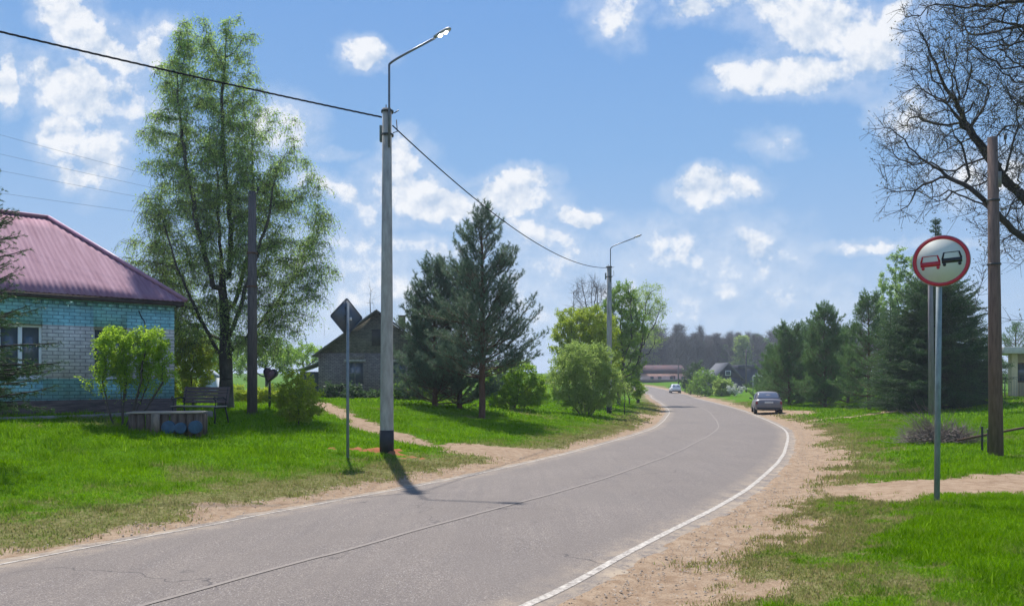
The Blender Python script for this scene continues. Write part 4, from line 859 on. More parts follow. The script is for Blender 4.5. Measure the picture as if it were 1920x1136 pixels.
# brick gable house behind the diamond sign
def gable_house():
    Y0 = 50; b = on(597, Y0); L0 = Vector((b.x, Y0, gz(b.x, Y0) - .1)); rot = rad(4); g = L0.z
    root = thing('brick_house', 'old pale brick house with a dark boarded gable and bare window openings', 'house', L0, rot)
    Wd = 7.5; D = 8.5; ez = zat(662, Y0) - g; az = zat(583, 50.2) - g; bm = brickmat('pale silicate brick', (.30, .25, .215), (.20, .165, .145), (.085, .075, .068), wear=.4, bw=.26, bh=.1, ms=.016)
    w = MB(); xa, xb = 1.75, 2.9; za, zb_ = zat(722, Y0) - g, zat(678, Y0) - g
    wall_panels(w, 0, Wd, 0, .35, -.6, ez, [(xa, xb, za, zb_), (4.7, 5.6, za, zb_)]); w.box(Wd - .35, Wd, .35, D, -.6, ez); w.box(0, .35, .35, D, -.6, ez); w.box(.35, Wd - .35, D - .35, D, -.6, ez)
    w.build('wall', bm, root)
    gb = MB(); my = Wd / 2; M = Matrix.Translation((0, .3, 0)) @ Matrix.Rotation(rad(90), 4, 'X')
    gb.prism([(0, ez + .002), (Wd, ez + .002), (my, az - .12)], .22, M); gm = brickmat('mossy brown gable brick', (.17, .16, .11), (.11, .105, .075), (.05, .048, .04), wear=.5, bw=.26, bh=.1)
    gb.build('gable', gm, root)
    bk = MB(); bk.prism([(0, ez + .002), (Wd, ez + .002), (my, az - .12)], .22, Matrix.Translation((0, D - .05, 0)) @ Matrix.Rotation(rad(90), 4, 'X')); bk.build('gable', gm, root)
    a = MB(); a.box(my - .35, my + .75, .04, .075, zat(648, Y0) - g, zat(617, Y0) - g); a.build('attic_window', mat('attic dark boards', (.02, .022, .025), .7, .3, 5), root)
    for x0, x1 in ((xa, xb), (4.7, 5.6)):
        f = MB(); f.box(x0, x0 + .07, .1, .16, za, zb_); f.box(x1 - .07, x1, .1, .16, za, zb_); f.box(x0 + .07, x1 - .07, .1, .16, za, za + .07); f.box(x0 + .07, x1 - .07, .1, .16, zb_ - .07, zb_); f.box((x0 + x1) / 2 - .03, (x0 + x1) / 2 + .03, .1, .16, za + .07, zb_ - .07)
        f.box(x0 + .07, (x0 + x1) / 2 - .03, .11, .15, (za + zb_) / 2, (za + zb_) / 2 + .05)
        fr = f.build('window', mat('grey old frame', (.16, .16, .16), .7, .3, 6), root); p_ = MB(); p_.box(x0 + .07, x1 - .07, .12, .13, za + .07, zb_ - .07); p_.build('pane', glass, fr)
        l = MB(); l.box(x0 - .12, x1 + .12, -.03, .34, zb_ + .002, zb_ + .13); l.build('lintel', concrete, fr)
    rf = MB(); th = .09; ov = .32; k = (az - ez) / my
    for sg in (0, 1):
        X0, X1 = (-ov, my) if not sg else (Wd + ov, my); z0 = ez - k * ov; V = [Vector((x, y, z + dz)) for dz in (0, th) for x, z in ((X0, z0), (X1, az)) for y in (-.4, D + .4)]
        rf.add(V, [(0, 1, 3, 2), (4, 6, 7, 5), (0, 4, 5, 1), (2, 3, 7, 6), (0, 2, 6, 4), (1, 5, 7, 3)])
    r_ = rf.build('roof', mat('grey slate sheet', (.115, .11, .12), .75, .3, 3, .3, stretch=(1, 6, 1)), root)
    ch = MB()
    for x, y, h in ((my + .35, 2.0, .6), (my + 1.3, 4.6, .35)): ch.box(x - .22, x + .22, y - .22, y + .22, az - .9, az + h - .35); ch.box(x - .27, x + .27, y - .27, y + .27, az + h - .35, az + h - .27)
    ch.build('chimney', mat('sooty chimney brick', (.11, .065, .055), .9, .4, 5, .5), r_)
    # lean-to on the left
    s = on(572, 51.5); sh = thing('shed', 'low dark green lean-to shed against the left side of the brick house', 'shed', (L0.x - 1.62, L0.y + 1.6, g), rot)
    m1 = MB(); m1.box(0, 1.5, 0, 3, -.5, 1.75); m1.build('wall', mat('dark green boards', (.05, .075, .065), .8, .3, 4, .3, stretch=(8, 1, .3)), sh); m2 = MB(); m2.add([(-.25, -.3, 1.78), (1.55, -.3, 2.45), (1.55, 3.2, 2.45), (-.25, 3.2, 1.78), (-.25, -.3, 1.85), (1.55, -.3, 2.52), (1.55, 3.2, 2.52), (-.25, 3.2, 1.85)], [(0, 1, 2, 3)[::-1], (4, 5, 6, 7), (0, 1, 5, 4), (2, 3, 7, 6), (1, 2, 6, 5), (3, 0, 4, 7)])
    m2.build('roof', mat('pale shed roof', (.30, .31, .32), .7, .2, 4), sh)
gable_house()
# little white outbuilding glimpsed right of the house
b = on(388, 44); ob = thing('garden_shed', 'small whitewashed garden shed glimpsed between the turquoise house and the birch trunk', 'shed', b, rad(8))
m1 = MB(); m1.box(-.45, .45, 0, 1.4, -.4, 1.15); m1.build('wall', mat('whitewash', (.55, .6, .66), .85, .15, 4), ob); m1 = MB(); m1.prism([(-.55, 1.15), (.55, 1.15), (0, 1.62)], 1.6, Matrix.Translation((0, 1.5, .002)) @ Matrix.Rotation(rad(90), 4, 'X')); m1.build('roof', mat('blue grey shed roof', (.28, .33, .40), .7, .2, 4), ob)
m1 = MB(); m1.box(-.2, .18, -.03, -.002, 0, .95); m1.build('door', mat('grey shed door', (.34, .37, .40), .8, .2, 4), ob)

# lamp posts ------------------------------------------------------------
def lamp_post(b, top, arm, label, bulb=True, r0=.15, r1=.085, band=True, lit=0.):
    root = thing('lamp_post', label, 'street lamp', b, 0, 'lamp posts along the left side of the road')
    p = MB()
    # trapezoid reinforced-concrete section with rounded corners
    zs = [-.5, 0, top * .5, top]; V = []
    for z in zs:
        t = max(0, z) / top; w = r0 + (r1 - r0) * t
        for a, c in ((-1, -.8), (-.8, -1), (.8, -1), (1, -.8), (.82, .9), (.65, 1), (-.65, 1), (-.82, .9)): V.append((a * w, c * w, z))
    p.add(V, [tuple(range(8))[::-1], tuple(range(24, 32))] + [(i * 8 + j, i * 8 + (j + 1) % 8, (i + 1) * 8 + (j + 1) % 8, (i + 1) * 8 + j) for i in range(3) for j in range(8)])
    pole = p.build('pole', concrete, root)
    if band:
        q = MB(); V = [(a * r0 * 1.035, c * r0 * 1.035, z) for z in (-.1, .50) for a, c in ((-1, -.8), (-.8, -1), (.8, -1), (1, -.8), (.82, .9), (.65, 1), (-.65, 1), (-.82, .9))]; q.add(V, [tuple(range(8))[::-1], tuple(range(8, 16))] + [(j, (j + 1) % 8, 8 + (j + 1) % 8, 8 + j) for j in range(8)]); q.build('painted_foot', black_paint, root)
    a = MB(); h0 = top - .9; pts = [(.06, -r1 - .02, h0), (.06, -r1 - .02, top + .05)] + [(.06 + x, -r1 - .02, top + z) for x, z in arm]
    # round the bend
    P = [Vector(v) for v in pts]; Q = [P[0], P[1]]
    for i in range(2, len(P) - 1):
        A_, B_, C_ = P[i - 1], P[i], P[i + 1]; d1 = min(.45, (B_ - A_).length * .45); d2 = min(.45, (C_ - B_).length * .45); s_ = B_ + (A_ - B_).normalized() * d1; e_ = B_ + (C_ - B_).normalized() * d2
        for t in np.linspace(0, 1, 7): Q.append(s_ * (1 - t) ** 2 + B_ * 2 * t * (1 - t) + e_ * t * t)
    Q.append(P[-1]); a.tube(Q, .026, 10); ar = a.build('arm', lamp_metal, root, True)
    d = (P[-1] - P[-2]).normalized(); E_ = P[-1]
    ang = math.atan2(d.z, d.x); M = Matrix.Translation(E_) @ Matrix.Rotation(-ang, 4, 'Y')
    hd = MB(); secs = [(-.02, .035, .04), (.06, .055, .05), (.18, .085, .06), (.30, .10, .055), (.38, .08, .045), (.42, .03, .02)]; k = 14; V = []
    for x, wy, hz in secs:
        for j in range(k): t = 2 * math.pi * j / k; zz = math.sin(t) * hz; V.append(M @ Vector((x, math.cos(t) * wy, max(zz, -hz * .35) + .02)))
    hd.add(V, [tuple(range(k))[::-1], tuple((len(secs) - 1) * k + j for j in range(k))] + [(i * k + j, i * k + (j + 1) % k, (i + 1) * k + (j + 1) % k, (i + 1) * k + j) for i in range(len(secs) - 1) for j in range(k)])
    head = hd.build('lamp_head', mat('lamp head shell', (.28, .29, .30), .5, .15, 8), ar, True)
    ln = MB()
    for x in (.13, .27):
        V = []; 
        for ri in range(5):
            for j in range(12): t = 2 * math.pi * j / 12; rr = .052 * math.cos(ri / 4 * math.pi / 2 * .98); V.append(M @ Vector((x + math.cos(t) * rr, math.sin(t) * rr * 1.1, -.002 - .035 * math.sin(ri / 4 * math.pi / 2))))
        ln.add(V, [tuple(48 + j for j in range(12))] + [(i * 12 + j, i * 12 + (j + 1) % 12, (i + 1) * 12 + (j + 1) % 12, (i + 1) * 12 + j) for i in range(4) for j in range(12)])
    lm = bpy.data.materials.new('lit lamp lens' if lit else 'lamp lens'); lm.use_nodes = True; bs = lm.node_tree.nodes['Principled BSDF']; bs.inputs['Base Color'].default_value = (.8, .8, .78, 1); bs.inputs['Roughness'].default_value = .2
    if lit: bs.inputs['Emission Color'].default_value = (1, .98, .93, 1); bs.inputs['Emission Strength'].default_value = lit
    ln.build('lens', lm, head, True)
    # fittings: clamps, hook, junction box
    c = MB()
    for z in (top - .08, top - .62): c.ring(r1 * 1.18, r1 * 1.45, .045, Matrix.Translation((0, 0, z)), 16)
    c.tube([(r1 * 1.3, -.02, top - .55), (r1 * 1.3 + .1, -.02, top - .52), (r1 * 1.3 + .08, -.02, top - .25)], .012, 6); c.tube([(r1 + .06, -.02, top - .1), (r1 + .16, -.02, top - .03)], .012, 6); c.tube([(-.03, 0, top), (-.03, 0, top + .1)], .012, 6)
    c.build('clamp', dark_metal, root)
    j = MB(); j.box(-r1 * 1.75, -r1 * 1.2, -.05, .05, top - .75, top - .38); j.build('junction_box', mat('old green box', (.10, .14, .13), .6, .2, 8), root, bevel=.008)
    return root, P
B1 = Vector((POLE1[0], POLE1[1], gz(*POLE1) + .06)); T1 = zat(205, B1.y) - B1.z
lamp_post(B1, T1, [(0, .9), (.0, 1.02), (1.05, 1.58)], 'nearest concrete lamp post, black painted foot in red clay, its lamp lit', lit=14, r0=.152, r1=.10)
B2 = on(1142, 43.2); T2 = zat(499, 43.2) - B2.z
lamp_post(B2, T2, [(0, .75), (.0, 1.05), (1.35, 1.55)], 'second concrete lamp post, between the pale shrub and the golden willow', r0=.15, r1=.13)
B3 = on(1196, 84); T3 = zat(600, 84) - B3.z
p3 = thing('utility_pole', 'bare grey pole at the far left bend of the road, beyond the second lamp post', 'utility pole', B3)
q = MB(); q.tube([(0, 0, -.4), (0, 0, T3)], [.24, .15], 10); q.build('pole', concrete, p3, True); q = MB(); q.box(-.35, .35, -.05, .05, T3 - .35, T3 - .25); q.build('crossarm', dark_metal, p3)

# wires: a cable sagging between two points
def cable(name, label, cat, A, B, sag, r, m, twist=0, n=40):
    A = Vector(A); B = Vector(B); mb = MB(); pts = [A.lerp(B, t) - Vector((0, 0, 4 * sag * t * (1 - t))) for t in np.linspace(0, 1, n)]
    if twist:
        side = Vector((0, 0, 1)).cross(B - A).normalized(); m2 = n * 12; pts = [A.lerp(B, t) - Vector((0, 0, 4 * sag * t * (1 - t))) for t in np.linspace(0, 1, m2)]; L_ = (B - A).length
        for ph in (0, 2.09, 4.19): mb.tube([p + side * math.cos(ph + i / m2 * L_ / twist * 6.283) * r * .9 + Vector((0, 0, 1)) * math.sin(ph + i / m2 * L_ / twist * 6.283) * r * .9 for i, p in enumerate(pts)], r * .85, 5)
    else: mb.tube(pts, r, 5)
    o = mb.build(name, m, None, True); return tag(o, label, cat)
cable('power_cable', 'thick twisted black cable running from the nearest lamp post out over the upper left', 'cable', (B1.x - .13, B1.y, zat(220, B1.y)), (-29, 2, 10.35), .5, .0125, black_cable, twist=.5)
cable('power_cable', 'black cable sagging from the nearest lamp post down to the second one', 'cable', (B1.x + .12, B1.y, zat(236, B1.y)), (B2.x - .1, B2.y, zat(502, B2.y)), .85, .016, black_cable)

# old wooden poles
b = at(473, 776); h = zat(360, b.y) - b.z
op = thing('utility_pole', 'dark weathered wooden pole standing in front of the birch', 'utility pole', b)
q = MB(); q.tube([(0, 0, -.4), (.0, 0, h * .5), (.0, 0, h)], [.155, .14, .115], 14); q.build('pole', grey_wood, op, True)
q = MB(); q.tube([(0, -.02, h - .12), (.16, -.1, h - .08), (.22, -.1, h + .06)], .014, 6); q.tube([(.22, -.1, h + .02), (.22, -.1, h + .14)], .035, 8); q.build('insulator', dark_metal, op); q = MB(); q.ring(.145, .162, .05, Matrix.Translation((0, 0, h * .57))); q.ring(.147, .165, .05, Matrix.Translation((0, 0, h * .72))); q.build('band', rust, op)
OPT = Vector((b.x, b.y, b.z + h))
thin = mat('thin bare wire', (.12, .14, .17), .8, .2, 10)
for i, (yl, dz) in enumerate(((252, .02), (290, -.25), (322, -.5), (365, -.8))):
    pass
for lab, yl, z1, dy in (('highest of the four thin wires crossing the sky above the purple roof', 253, .1, 0), ('second highest thin wire above the purple roof', 289, -.15, .25), ('third thin wire down above the purple roof', 320, -.4, .1), ('lowest thin wire, just above the ridge of the purple roof', 362, -.7, .3)):
    A = OPT + Vector((-.1 + dy * .3, .1, z1 - .35)); t = .5; X0, Y0_ = -14.5, 21.9 - dy
    B = Vector((-34, 14 - dy * 3, 0)); tt = None
    # pass through the point seen at (0, yl)
    f = lambda t: (A.x + (B.x - A.x) * t) / (A.y + (B.y - A.y) * t) + 960 / F
    lo, hi = 0, 1
    for _ in range(50): md = (lo + hi) / 2; lo, hi = (md, hi) if f(md) > 0 else (lo, md)
    zt = zat(yl, A.y + (B.y - A.y) * lo); sag = .35; zb = A.z + (zt + 4 * sag * lo * (1 - lo) - A.z) / lo; B.z = zb
    cable('overhead_wire', lab, 'wire', A, B, sag, .0035, thin)
b = at(1868, 856); h = zat(258, b.y) - b.z
wp = thing('utility_pole', 'brown wooden utility pole near the right edge with two short black posts at its foot', 'utility pole', b)
q = MB(); q.tube([(0, 0, -.4), (-.04, 0, h * .5), (-.085, 0, h)], [.15, .125, .10], 14); q.build('pole', old_wood, wp, True)
q = MB(); q.tube([(-.085, -.08, h - .35), (.1, -.16, h - .2), (.1, -.16, h - .05)], .012, 6); q.tube([(.1, -.16, h - .09), (.1, -.16, h + .03)], .03, 8); q.build('insulator', dark_metal, wp); q = MB(); q.ring(.128, .142, .04, Matrix.Translation((-.05, 0, h * .6))); q.ring(.118, .132, .04, Matrix.Translation((-.065, 0, h * .8))); q.build('band', dark_metal, wp)
q = MB(); q.box(-.03, .05, -.115, -.10, h * .84, h * .89); q.build('number_plate', mat('tin plate', (.2, .18, .16), .6, .2, 10), wp)
WT = Vector((b.x, b.y, b.z + h))
cable('overhead_wire', 'thin wire rising to the right from the top of the brown wooden pole', 'wire', WT + Vector((.1, -.16, 0)), WT + Vector((7, -5, 1.6)), .1, .007, thin)
cable('overhead_wire', 'thin wire running left from the brown wooden pole through the bare branches', 'wire', WT + Vector((-.09, 0, -.1)), on(1745, 38) + Vector((0, 0, 8.2)), .5, .006, thin)
b = on(1747, 38); h = zat(452, 38) - b.z
sp_ = thing('utility_pole', 'slim grey pole seen just left of the no overtaking sign post', 'utility pole', b); q = MB(); q.tube([(0, 0, -.3), (-.08, 0, h)], [.15, .10], 12); q.build('pole', mat('grey pole', (.20, .18, .19), .9, .3, 4, .3, stretch=(3, 3, .4)), sp_, True)
q = MB(); q.box(-.45, .3, -.05, .05, h - .5, h - .4); q.build('crossarm', dark_metal, sp_)
for px, Y, top, lab in ((1399, 118, 655, 'thin dark pole standing on the grass in front of the dark gabled house'), (1272, 150, 672, 'thin pole in front of the pink building')):
    b = on(px, Y); o = thing('utility_pole', lab, 'utility pole', b); q = MB(); h = zat(top, Y) - b.z; q.tube([(0, 0, -.3), (0, 0, h)], [.13, .10], 8); q.build('pole', grey_wood, o, True); q = MB(); q.box(-.5, .5, -.05, .05, h - .4, h - .3); q.build('crossarm', grey_wood, o)

# no overtaking sign -----------------------------------------------------
def no_overtaking():
    b = at(1756, 941); rz = -math.atan2(b.x, b.y) * 1.02; root = thing('road_sign', 'round red rimmed sign showing a red and a black car, on a grey post', 'road sign', b, rz)
    hc = zat(490, b.y) - b.z; r = .355
    q = MB(); q.tube([(0, .045, -.3), (.035, .045, hc + .2)], .038, 14); q.build('post', mat('grey green post paint', (.20, .25, .26), .5, .3, 5, .15, stretch=(3, 3, 1)), root, True)
    M = Matrix.Translation((.055, 0, hc)) @ Matrix.Rotation(rad(-3), 4, 'Y') @ Matrix.Rotation(rad(90), 4, 'X')
    red = mat('sign red', (.50, .018, .035), .4, .12, 6); blk = mat('sign black', (.012, .012, .013), .4, .1, 6)
    def flat(fn, name, m, z0, h, par):
        q = MB(); fn(q, M @ Matrix.Translation((0, 0, z0)), h); return q.build(name, m, par)
    face = flat(lambda q, T, h: q.prism([(r * .985 * math.cos(2 * math.pi * i / 72), r * .985 * math.sin(2 * math.pi * i / 72)) for i in range(72)], h, T), 'sign_plate', mat('sign white film', (.62, .62, .56), .5, .06, 3), 0, .006, root)
    flat(lambda q, T, h: q.ring(r * .845, r * .975, h, T, 72), 'red_ring', red, .006, .0025, face)
    q = MB(); q.ring(r * .96, r * 1.0, .02, M @ Matrix.Translation((0, 0, -.014)), 72); q.build('rim', metal_grey, face)
    q = MB(); q.box(-.10, .10, .006, .02, hc - .17, hc - .14); q.box(-.10, .10, .006, .02, hc + .14, hc + .17); q.build('bracket', metal_grey, root)
    def car(q, T, h, cx, cy, s):
        P = lambda pts: [(cx + x * s, cy + y * s) for x, y in pts]
        q.prism(P([(-.98, -.42), (.98, -.42), (1.0, .12), (-1.0, .12)]), h, T)
        q.prism(P([(-1.0, .12), (-.80, .12), (-.66, .72), (-.80, .80)]), h, T); q.prism(P([(.80, .12), (1.0, .12), (.80, .80), (.66, .72)]), h, T); q.prism(P([(-.66, .72), (.66, .72), (.80, .80), (-.80, .80)]), h, T)
        for sx in (-.74, .74): q.prism(P([(sx + .17 * math.cos(a), -.56 + .20 * math.sin(a)) for a in np.linspace(0, 2 * math.pi, 16, endpoint=False)]), h * 1.3, T)
    flat(lambda q, T, h: car(q, T, h, -.132, -.014, .124), 'red_car_symbol', red, .006, .0025, face)
    flat(lambda q, T, h: car(q, T, h, .130, .014, .124), 'black_car_symbol', blk, .006, .0025, face)
no_overtaking()
# diamond priority sign seen from behind
def diamond():
    b = at(652, 858); root = thing('road_sign', 'diamond road sign seen from its dark back on a thin grey post beside the lawn', 'road sign', b, rad(46)); h = zat(582, b.y) - b.z; s = .42
    q = MB(); q.tube([(0, 0, -.3), (.0, 0, zat(568, b.y) - b.z)], .032, 12); q.build('post', mat('bluish grey post paint', (.16, .20, .23), .5, .2, 5, .15), root, True)
    M = Matrix.Translation((0, .05, zat(594, b.y) - b.z)) @ Matrix.Rotation(rad(90), 4, 'X'); P = [(0, -s), (s, 0), (0, s), (-s, 0)]; c = []
    for i in range(4):
        p0 = Vector(P[i]); a = Vector(P[i - 1]); d = Vector(P[(i + 1) % 4]); c += [tuple(p0 + (a - p0) * .05), tuple(p0 + (d - p0) * .05)]
    q = MB(); q.prism(c, .004, M); pl = q.build('sign_plate', mat('zinc sign back', (.09, .11, .14), .5, .2, 4, metallic=.3), root)
    q = MB(); inner = [(x * .95, y * .95) for x, y in c]
    n = len(c)
    for i in range(n):
        q.prism([c[i], c[(i + 1) % n], inner[(i + 1) % n], inner[i]], .014, M @ Matrix.Translation((0, 0, .0045)))
    q.build('flange', pl.data.materials[0], pl)
    q = MB(); q.box(.07, .13, .036, .045, zat(600, b.y) - b.z, zat(595, b.y) - b.z + .01); q.build('sticker', mat('white sticker', (.6, .6, .6), .6, .05, 3), pl)
    q = MB(); q.box(-.05, .05, .025, .045, h - .13, h - .10); q.box(-.05, .05, .025, .045, h + .05, h + .08); q.build('bracket', dark_metal, root)
diamond()
# heart on a post
def heart():
    b = on(504, 25.5); root = thing('heart_sign', 'dark heart shaped board on a short post beside the rounded shrub', 'sign', b, rad(-8)); z = zat(702, 25.5) - b.z
    pts = []
    for t in np.linspace(0, 2 * math.pi, 40, endpoint=False): pts.append((.225 * math.sin(t) ** 3, .0175 * (13 * math.cos(t) - 5 * math.cos(2 * t) - 2 * math.cos(3 * t) - math.cos(4 * t)) * 1.0))
    M = Matrix.Translation((.08, .0, z)) @ Matrix.Rotation(rad(12), 4, 'Y') @ Matrix.Rotation(rad(90), 4, 'X')
    q = MB(); q.prism(pts[::-1], .14, M); q.build('board', mat('dark heart edge', (.02, .02, .03), .6, .2, 5), root, bevel=.008)
    q = MB(); q.prism([(x * .78, y * .78) for x, y in pts][::-1], .004, M @ Matrix.Translation((0, 0, .141))); q.build('heart_face', mat('dull red heart face', (.09, .018, .028), .6, .5, 5, col2=(.17, .10, .13)), root)
    q = MB(); q.tube([(0, .06, -.3), (0, .06, z - .2)], .04, 10); q.build('post', black_paint, root, True)
heart()

# bench -------------------------------------------------------------------
def bench():
    b = on(373, 20.0); root = thing('park_bench', 'brown slatted bench with curled black iron arms on the lawn by the turquoise house', 'bench', b, rad(-14)); w = .68
    wood = mat('bench slats', (.12, .085, .085), .75, .3, 5, .3, stretch=(.6, 6, 6)); s = MB()
    for i in range(5): s.box(-w, w, -.24 + i * .095, -.165 + i * .095, .42, .448)
    s.build('seat', mat('light worn seat slats', (.30, .26, .23), .6, .3, 5, .2, stretch=(.6, 6, 6)), root, bevel=.006)
    s = MB(); T = Matrix.Translation((0, .24, .46)) @ Matrix.Rotation(rad(-14), 4, 'X')
    for i in range(5): s.box(-w, w, -.014, .014, .05 + i * .088, .126 + i * .088, T)
    s.build('backrest', wood, root, bevel=.006)
    for sx in (-w + .06, w - .06):
        s = MB(); s.tube([(sx, -.22, 0), (sx, -.20, .2), (sx, -.23, .40), (sx, .22, .41)], .02, 8); s.tube([(sx, .22, .41), (sx, .30, .2), (sx, .36, 0)], .02, 8); s.tube([(sx, .22, .41), (sx, .30, .70), (sx, .36, .94)], .018, 8); s.build('leg', black_paint, root, True)
        s = MB(); s.tube([(sx, .27, .60), (sx, .12, .66), (sx, -.08, .64), (sx, -.22, .60), (sx, -.27, .64), (sx, -.24, .69), (sx, -.19, .66)], .016, 8); s.tube([(sx, -.2, .6), (sx, -.17, .5), (sx, -.21, .42)], .014, 8); s.build('armrest', black_paint, root, True)
bench()
# log planter with blue discs
def planter():
    b = at(312, 812); root = thing('log_planter', 'low planter of weathered logs with three blue painted discs at its right front', 'planter', b, rad(9)); lg = mat('weathered log wood', (.06, .045, .038), .9, .5, 5, .7, col2=(.19, .135, .10), stretch=(4, 4, .6)); top = mat('bleached plank edge', (.38, .31, .25), .85, .3, 4, .3, stretch=(.5, 4, 4)); r = random.Random(4)
    q = MB()
    for i in range(9): x = -.72 + i * .175 + r.uniform(-.01, .01); q.tube([(x, .02, -.1), (x + r.uniform(-.01, .01), .02, .44 + r.uniform(-.01, .01))], .088, 10)
    for i in range(2): q.tube([(-.74 + i * 1.46, .2, -.1), (-.74 + i * 1.46, .2, .43)], .09, 10); q.tube([(-.74 + i * 1.46, .38, -.1), (-.74 + i * 1.46, .38, .43)], .09, 10)
    q.build('log_wall', lg, root, True); q = MB(); q.box(-.84, .80, -.09, .46, .455, .49); q.build('top_board', top, root, bevel=.008)
    q = MB(); q.tube([(-.2, -.12, -.05), (-.2, -.12, .45)], [.11, .09], 10); q.build('bark_post', mat('light peeling bark', (.22, .17, .13), .9, .5, 6, .6, stretch=(3, 3, .5)), root, True)
    bl = mat('flaking blue paint', (.015, .05, .10), .7, .5, 7, .3, col2=(.05, .13, .22))
    for x, rr in ((.08, .15), (.34, .13), (.66, .15)):
        q = MB(); q.tube([(x, -.17, rr * .95), (x + .0, -.06, rr * .95)], rr, 20); q.build('blue_disc', bl, root, bevel=.01)
planter()

# cars ---------------------------------------------------------------------
def car(name, label, loc, rz, L_, Wd, H, paint_m, hatch=False, lights=True):
    root = thing(name, label, 'car', loc, rz)              # local: length along y, rear at -y
    hw = Wd / 2; hl = L_ / 2
    def loft(secs, nm, m, par):
        n = len(secs[0][1]); V = []
        for y, pr in secs: V += [(x, y, z) for x, z in pr]
        q = MB(); q.add(V, [tuple(range(n)), tuple((len(secs) - 1) * n + i for i in range(n))[::-1]] + [(i * n + j, (i + 1) * n + j, (i + 1) * n + (j + 1) % n, i * n + (j + 1) % n) for i in range(len(secs) - 1) for j in range(n)])
        o = q.build(nm, m, par, True, bevel=.0); md = o.modifiers.new('sub', 'SUBSURF'); md.levels = md.render_levels = 2; return o
    def sec(w, z0, z1, zs):                                 # lower body outline, belt at zs
        h = [(0, z0), (w * .8, z0), (w * .97, z0 + .10), (w, (z0 + zs) / 2), (w * .985, zs - .04), (w * .90, z1 - .01), (w * .5, z1 + .02), (0, z1 + .03)]
        return h + [(-x, z) for x, z in h[-2:0:-1]]
    body = loft([(-hl, sec(hw * .84, .42, .62 if not hatch else .7, .6)), (-hl + .06, sec(hw * .93, .30, .92, .80)), (-hl + .25, sec(hw * .99, .24, .99, .86)), (-hl + .95, sec(hw, .22, .98, .88)), (-.2, sec(hw, .22, .94, .87)), (hl - 1.25, sec(hw, .22, .92, .84)), (hl - .4, sec(hw * .96, .24, .78, .74)), (hl - .06, sec(hw * .85, .28, .68, .62)), (hl, sec(hw * .74, .36, .55, .5))], 'body', paint_m, root)
    def cab(w, z, zt):
        h = [(0, z - .1), (w, z - .1), (w, z), (w * .84, zt - .07), (w * .72, zt - .01), (w * .35, zt + .02), (0, zt + .025)]; return h + [(-x, q) for x, q in h[-2:0:-1]]
    yb = -hl + (.50 if not hatch else .16)
    cabin = loft([(yb, cab(hw * .84, .95, 1.0)), (yb + .35, cab(hw * .88, .95, H - .15)), (yb + .62, cab(hw * .90, .95, H - .03)), (yb + 1.3, cab(hw * .91, .93, H)), (yb + 2.0, cab(hw * .90, .92, H - .04)), (yb + 2.4, cab(hw * .88, .92, H - .22)), (yb + 2.95, cab(hw * .83, .9, .96))], 'cabin', paint_m, body)
    gm = glassmat('tinted car glass', (.10, .12, .17), .08)
    def panel(pts, nm, m, par, th=.012):
        q = MB(); c = sum((Vector(p) for p in pts), Vector()) / len(pts); nn = (Vector(pts[1]) - Vector(pts[0])).cross(Vector(pts[2]) - Vector(pts[0])).normalized()
        q.add([Vector(p) for p in pts] + [Vector(p) + nn * th for p in pts], [(0, 1, 2, 3)[::-1], (4, 5, 6, 7), (0, 1, 5, 4), (1, 2, 6, 5), (2, 3, 7, 6), (3, 0, 4, 7)]); return q.build(nm, m, par, bevel=.004)
    zt = H - .10; yo = yb + .02
    panel([(-hw * .74, yo - .0, 1.015), (hw * .74, yo - .0, 1.015), (hw * .62, yo + .44, zt), (-hw * .62, yo + .44, zt)], 'rear_window', gm, body, .03)
    panel([(hw * .74, yb + 2.93, .99), (-hw * .74, yb + 2.93, .99), (-hw * .62, yb + 2.42, H - .12), (hw * .62, yb + 2.42, H - .12)], 'windscreen', gm, body, .03)
    for s in (-1, 1):
        pts = [(s * hw * .905, yb + .55, .97), (s * hw * .905, yb + 2.45, .95), (s * hw * .80, yb + 2.05, H - .13), (s * hw * .80, yb + .75, H - .13)]
        panel(pts if s > 0 else [pts[1], pts[0], pts[3], pts[2]], 'side_window', gm, body, .02)
        q = MB(); q.tube([(s * hw * .98, hl - 1.5, .93), (s * (hw + .1), hl - 1.5, .97), (s * (hw + .18), hl - 1.5, .98)], [.03, .06, .05], 8); q.build('wing_mirror', black_paint, body, True)
        q = MB(); q.box(s * hw * .92 - .14 * s, s * hw * .92 + .0, -hl + .02, -hl + .10, .66, .84) if s > 0 else q.box(-hw * .92, -hw * .92 + .14, -hl + .02, -hl + .10, .66, .84)
        q.build('tail_light', mat('tail light red', (.24, .015, .02), .3, .1, 8), body, bevel=.015)
        q = MB(); q.box(min(s * hw * .5, s * hw * .86), max(s * hw * .5, s * hw * .86), hl - .12, hl - .02, .56, .68); q.build('headlight', mat('headlight', (.6, .62, .65), .2, .1, 8), body, bevel=.015)
    tyre = mat('tyre rubber', (.02, .02, .021), .8, .3, 12); rim = mat('wheel rim', (.30, .30, .31), .4, .2, 12, metallic=.6)
    for s in (-1, 1):
        for y in (-hl + .85, hl - .85):
            q = MB(); q.tube([(s * (hw - .21), y, .31), (s * (hw - .0), y, .31)], .31, 24); wh = q.build('wheel', tyre, root, bevel=.02); q = MB(); q.tube([(s * (hw - .02), y, .31), (s * (hw + .006), y, .31)], .19, 20); q.build('rim', rim, wh, bevel=.01)
    q = MB(); q.box(-hw * .82, hw * .82, -hl - .025, -hl + .18, .30, .46); q.build('bumper', mat('dark bumper', (.03, .03, .035), .6, .2, 8), root, bevel=.03)
    pz = .72 if not hatch else .55
    q = MB(); q.box(-.26, .26, -hl - .035, -hl - .015, pz, pz + .112); q.build('number_plate', mat('number plate', (.55, .55, .55), .5, .1, 10), root, bevel=.004)
    return root
